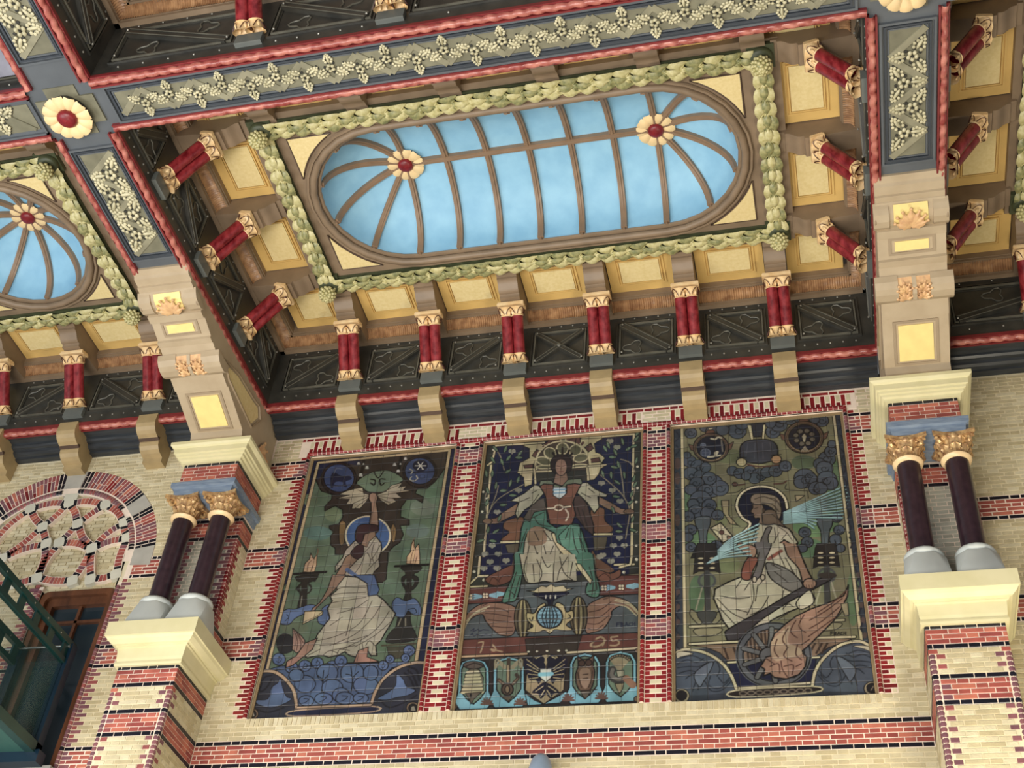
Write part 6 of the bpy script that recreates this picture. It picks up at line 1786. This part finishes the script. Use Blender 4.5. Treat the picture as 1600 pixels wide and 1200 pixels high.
# skirt
F_((178,170,138),[(560,240),(700,230),(900,260),(1060,330),(1100,400),(1060,440),(900,500),(780,560),(700,640),(640,690),(480,640),(420,560),(390,480),(355,400),(365,330),(460,280)],10)
F_(SH,[(640,-5),(860,-5),(900,60),(960,140),(1000,280),(960,340),(860,360),(700,260),(640,170),(660,80)])
F_((112,108,100),[(740,140),(820,150),(920,200),(1000,280),(1000,330),(930,350),(820,290),(760,230)],8,1)
F_((98,94,92),[(650,-5),(780,-5),(760,60),(740,100),(700,230),(650,270),(635,250),(680,120)],0,1)
L_(K,7,[(780,-5),(760,60),(740,100),(700,230),(650,270),(635,250),(680,120),(655,0)])
F_((128,66,46),[(620,90),(680,110),(640,200),(620,262),(560,250),(570,160)],7,1);L_((128,66,46),22,[(760,110),(850,50)])
F_((146,108,80),[(870,-5),(965,-5),(1010,110),(1060,220),(1110,300),(1080,330),(1010,300),(980,180),(900,90)])
L_(K,8,[(870,-5),(900,90),(980,180),(1010,300)]);L_(K,10,[(965,-5),(1010,110),(1060,220),(1110,300)])
F_((150,112,86),[(530,-5),(660,20),(650,100),(560,50)],7,1)
for k in range(4):
    t=k/3; L_((40,66,74),12,[(305,145),(430,60+t*40),(600+t*30,-5+t*90)]);L_((140,188,190),8,[(308,141),(432,56+t*40),(602+t*30,-9+t*90)])
for pts in ([(400,380),(520,400),(620,390)],[(380,400),(480,500),(600,560)],[(400,470),(520,600)],[(640,280),(650,400),(600,520)],[(680,300),(660,420)],[(720,260),(690,300)],[(560,260),(520,320)],[(620,280),(580,340)],[(760,380),(700,480),(620,520)],[(860,480),(900,440),(940,460)],[(820,560),(880,520),(910,500)],[(870,340),(850,420)],[(520,480),(600,500)],[(780,80),(800,160)],[(830,60),(880,170)],[(880,100),(950,220)],[(920,180),(980,260)],[(690,60),(680,110)],[(800,200),(900,280)],[(780,150),(860,190)]): L_((50,42,36),6,pts)
for c in ((655,260),(715,245)): E_(SH,c,16,22,6)
# wooden shaft
F_((60,54,58),[(440,660),(470,620),(740,470),(960,340),(1100,270),(1210,225),(1215,260),(1110,320),(900,430),(700,560),(540,700),(470,720)],9,1)
F_((178,170,138),[(1000,380),(1060,340),(1090,400),(1080,440),(1000,480),(960,440)],7,1)
E_((150,112,84),(1060,290),50,38,8);E_((60,50,46),(1190,230),70,22,0)
for dx in (-25,-5,15): L_((80,52,40),5,[(1060+dx,300),(1065+dx,325)],0)
# ground lines, wheel
L_(K,26,[(180,735),(560,715)],0);L_((190,178,134),13,[(180,735),(560,715)],0);L_(K,24,[(1100,690),(1390,682)],0);L_((190,178,134),12,[(1100,690),(1390,682)],0)
F_((122,96,70),[(190,745),(560,730),(540,850),(460,860),(400,800),(300,760)],5);F_((122,96,70),[(1010,700),(1380,695),(1200,760),(1110,820),(1010,840)],5)
for x in (430,500,640,690,740): L_((60,44,34),12,[(x,760),(x+30,840)],0)
for x in (1060,1110,1150): L_((60,44,34),12,[(x,800),(x+40,730)],0)
F_((22,26,58),[(460,870),(1110,840),(1080,1010),(520,1050)],5)
F_((122,98,74),[(560,740),(640,640),(760,620),(900,650),(1010,740),(1040,840),(560,850)],0,1)
for x in range(590,760,28): L_((64,48,38),12,[(x,640),(x+20,840)],0)
L_(K,20,[(460,870),(1130,830)],0);L_((190,178,134),10,[(460,870),(1130,830)],0)
E_((0,0,0),(795,815),250,215,46,(84,88,92),0,20,0);E_((0,0,0),(795,815),270,235,7,K,0,20,0);E_((0,0,0),(795,815),226,192,7,K,0,20,0)
for k in range(10):
    t=k*PI/5+.25
    L_(K,34,[(770+40*cos(t),820+36*sin(t)),(795+228*cos(t),815+194*sin(t))],0);L_((96,98,98),22,[(770+40*cos(t),820+36*sin(t)),(795+228*cos(t),815+194*sin(t))],0)
E_((92,94,96),(762,820),70,62,8)
WG=(154,114,88)
F_(WG,[(700,900),(740,830),(780,820),(770,740),(800,660),(880,590),(960,530),(1060,480),(1200,430),(1310,380),(1345,300),(1340,380),(1280,500),(1240,560),(1150,650),(1060,740),(1000,790),(1040,830),(1030,900),(980,960),(890,990),(800,980),(770,950),(720,970),(730,920)],9)
F_((176,146,112),[(780,820),(780,720),(860,640),(920,600),(900,720),(980,760),(1000,810),(880,840),(820,860)],0,1)
for pts in ([(820,700),(800,780),(830,830)],[(900,620),(860,700),(900,760)],[(960,560),(920,640),(970,690)],[(1020,520),(980,600),(1030,650)],[(1300,400),(1180,490),(1060,560)],[(1280,460),(1160,560),(1060,620)],[(1250,540),(1150,610),(1050,680)],[(1330,340),(1230,430),(1120,500)],[(900,760),(870,820),(930,860)],[(970,740),(960,810),(1000,850)],[(770,900),(830,880),(840,950)],[(870,900),(940,890),(930,960)],[(740,840),(800,880)],[(850,860),(860,920),(900,980)],[(960,900),(1000,880)],[(1060,700),(1000,740)]): L_((84,48,38),7,pts)
F_((150,134,96),[(1290,440),(1340,430),(1350,520),(1320,530),(1300,480)],5)
for s,x in ((1,1220),): 
    for pts in ([(1215,665),(1215,645),(1230,645)],[(1215,655),(1228,655)],[(1240,665),(1240,645),(1254,650),(1242,655),(1256,662),(1242,666)],[(1266,665),(1274,645),(1282,665)],[(1302,647),(1290,650),(1290,663),(1302,664)],[(1312,645),(1312,665)],[(1326,645),(1326,665)],[(1312,655),(1326,655)]): L_(K,6,pts,0)
L_((60,56,44),5,[(265,675),(300,668),(330,675),(360,665)]);
# lower frame
border(2,[cv(p) for p in [(520,1060),(1080,1020)]],10,(190,178,134))
R('E'); tl,tr=cv((108,150)),cv((1345,45)); R('F'); br,bl=cv((1440,705)),cv((145,775))
border(2,[bl,tl,tr,br],14,(190,174,126))
R('E')
for y in range(180,1200,110): L_((34,38,52),9,[(60,y),(85,y+40),(55,y+80)]); 
for k in range(9): L_((34,38,52),9,[(1385+k*11,80+k*120),(1410+k*11,120+k*120),(1388+k*12,165+k*120)])
for y in (440,900,560): E_((84,62,56),(72,y),22,50)
R('F')
for y in range(60,760,110): L_((34,38,52),9,[(100,y-20),(80,y+20),(105,y+60)]);E_((84,66,62),(92,y+75),16,24)
for k in range(6): L_((34,38,52),9,[(1400+k*10,30+k*110),(1385+k*10,70+k*110),(1412+k*10,110+k*110)]);E_((84,66,62),(1405+k*12,120+k*110),16,24)
F_((64,76,92),[(75,800),(150,780),(300,800),(420,880),(490,980),(510,1080),(180,1110),(80,1050)],0,1)
F_((64,76,92),[(1520,760),(1420,730),(1270,770),(1160,850),(1100,960),(1090,1080),(1540,1090),(1545,900)],0)
for ox,f in ((0,1),(1,-1)):
    X=(lambda x:x) if f==1 else (lambda x:1610-x)
    dy=0 if f==1 else -40
    for pts in ([(90,880),(160,850),(230,870),(280,840)],[(90,910),(170,900),(250,900),(310,870)],[(100,950),(180,930),(230,960),(200,1080)],[(240,1070),(260,960),(330,900),(370,860),(400,920),(380,970)],[(150,990),(190,960),(260,940)],[(330,970),(320,1040),(400,1060),(470,1000)],[(290,1010),(340,1080),(420,1070),(490,1000)],[(390,980),(430,1020),(480,970)],[(110,840),(200,820),(290,860)]): L_((34,42,54),7,[(X(x),y+dy) for x,y in pts])
    F_((88,102,120),[(X(x),y+dy) for x,y in [(210,960),(300,880),(350,870),(330,930),(280,1010),(250,1050)]],5,1)
border(2,[cv(p) for p in smooth([(75,800),(145,775),(280,795),(400,860),(480,960),(520,1060)])],14,(190,178,134))
border(2,[cv(p) for p in smooth([(1520,765),(1430,715),(1290,740),(1170,830),(1100,940),(1080,1050)])],14,(190,178,134))
F_((36,28,26),[(520,1075),(1080,1045),(1095,1090),(520,1125)],8,1,(190,178,134))
for k in range(9): E_((110,90,70),(570+k*60,1098-k*2.8),26,14,6,(110,96,78),0,8,0)
E_((150,136,100),(120,1115),56,52,5);E_((28,24,28),(118,1112),40,38,4);E_((150,136,100),(1520,1062),60,52,5);E_((28,24,28),(1520,1058),40,38,4)
L_((110,96,78),6,[(1510,1075),(1530,1045)],0);F_((180,172,140),[(80,800),(130,790),(205,805),(150,820),(110,830),(85,840)],4,1);F_((180,172,140),[(1380,750),(1440,745),(1500,755),(1510,790),(1460,770)],4,1)
m = bpy.data.materials.new('glazed_tile_painting'); m.use_nodes = True
nt = m.node_tree; bs = nt.nodes['Principled BSDF']; bs.inputs['Roughness'].default_value = .38
va = nt.nodes.new('ShaderNodeVertexColor'); va.layer_name = 'glaze'
ns = nt.nodes.new('ShaderNodeTexNoise'); ns.inputs['Scale'].default_value = 5; ns.inputs['Detail'].default_value = 8
gp = nt.nodes.new('ShaderNodeNewGeometry'); nt.links.new(gp.outputs['Position'], ns.inputs['Vector'])
mr = nt.nodes.new('ShaderNodeMapRange'); mr.inputs['From Min'].default_value = .3; mr.inputs['From Max'].default_value = .7; mr.inputs['To Min'].default_value = .62; mr.inputs['To Max'].default_value = 1.10
nt.links.new(ns.outputs['Fac'], mr.inputs['Value'])
mx = nt.nodes.new('ShaderNodeMix'); mx.data_type = 'RGBA'; mx.blend_type = 'MULTIPLY'; mx.inputs['Factor'].default_value = 1
nt.links.new(va.outputs['Color'], mx.inputs[6]); nt.links.new(mr.outputs['Result'], mx.inputs[7]); nt.links.new(mx.outputs[2], bs.inputs['Base Color'])
M_TILE = m
PLAB = ['tall tile picture of a striding robed figure raising lightning on green ground',
        'tall tile picture of an enthroned crowned figure holding leafy branches',
        'tall tile picture of a seated figure with a winged wheel']
NTX, NTZ, SUB = 12, 24, 26
rt = random.Random(11)
for pi_, (a, b) in enumerate(PICS):
    Wm, Hm = (b-a)*1000, (PZ1-PZ0)*1000
    img = paint(ops[pi_], Wm, Hm)
    t = thing('tile_picture', PLAB[pi_], 'tile picture', (a, .05, PZ0), 0, 'tile pictures between the brick pillars')
    fr = MB(); e = .028
    for (u0, u1, v0, v1) in ((0, e, 0, Hm/1000), (Wm/1000-e, Wm/1000, 0, Hm/1000), (e, Wm/1000-e, 0, e*.6), (e, Wm/1000-e, Hm/1000-e, Hm/1000)):
        fr.box(u0, u1, -.012, .02, v0, v1)
    fr.box(0, Wm/1000, .003, .024, 0, Hm/1000, 1)
    fr.build('edge_strip', [M_FRAME, M_GROUT], t)
    w0, h0 = Wm/1000 - 2*e, Hm/1000 - 1.6*e
    tw, th = w0/NTX, h0/NTZ
    g = .0008; n1 = SUB + 1
    uu, vv = np.meshgrid(np.arange(n1)/SUB, np.arange(n1)/SUB)
    idx = np.arange(n1*n1).reshape(n1, n1)
    quads = np.stack([idx[:-1, :-1], idx[:-1, 1:], idx[1:, 1:], idx[1:, :-1]], -1).reshape(-1, 4)
    for j in range(NTZ):
        for i in range(NTX):
            xa, za = e + i*tw + g, e*.6 + j*th + g
            X = xa + uu*(tw - 2*g); Z = za + vv*(th - 2*g)
            ed = np.minimum(np.minimum(uu, 1-uu), np.minimum(vv, 1-vv))
            tilt = rt.uniform(-.0006, .0006)
            Yv = np.where(ed < .01, .0035, 0.0) + tilt*(uu - .5)
            co = np.stack([X, Yv, Z], -1).reshape(-1, 3)
            me = bpy.data.meshes.new('tile')
            me.vertices.add(n1*n1); me.vertices.foreach_set('co', co.astype(np.float32).ravel())
            nq = len(quads)
            me.loops.add(nq*4); me.polygons.add(nq)
            me.loops.foreach_set('vertex_index', quads.ravel().astype(np.int32))
            me.polygons.foreach_set('loop_start', np.arange(0, nq*4, 4, dtype=np.int32))
            me.update()
            ix = np.clip(np.rint(X*1000/RES).astype(int), 0, img.shape[1]-2); iz = np.clip(np.rint(Z*1000/RES).astype(int), 0, img.shape[0]-2)
            c = (img[iz, ix] + img[iz+1, ix] + img[iz, ix+1] + img[iz+1, ix+1])/4
            tint = 1 + rt.uniform(-.10, .10); tc = np.array([tint*(1 + rt.uniform(-.03, .03)), tint*(1 + rt.uniform(-.03, .03)), tint*(1 + rt.uniform(-.03, .03))])
            lum = c.mean(-1, keepdims=True)
            c = np.clip((lum + (c - lum)*.70)*.95*tc, 0, 1)
            ca = me.color_attributes.new('glaze', 'FLOAT_COLOR', 'POINT')
            ca.data.foreach_set('color', np.concatenate([c, np.ones(c.shape[:2] + (1,))], -1).astype(np.float32).ravel())
            me.materials.append(M_TILE)
            put('tile', me, t)
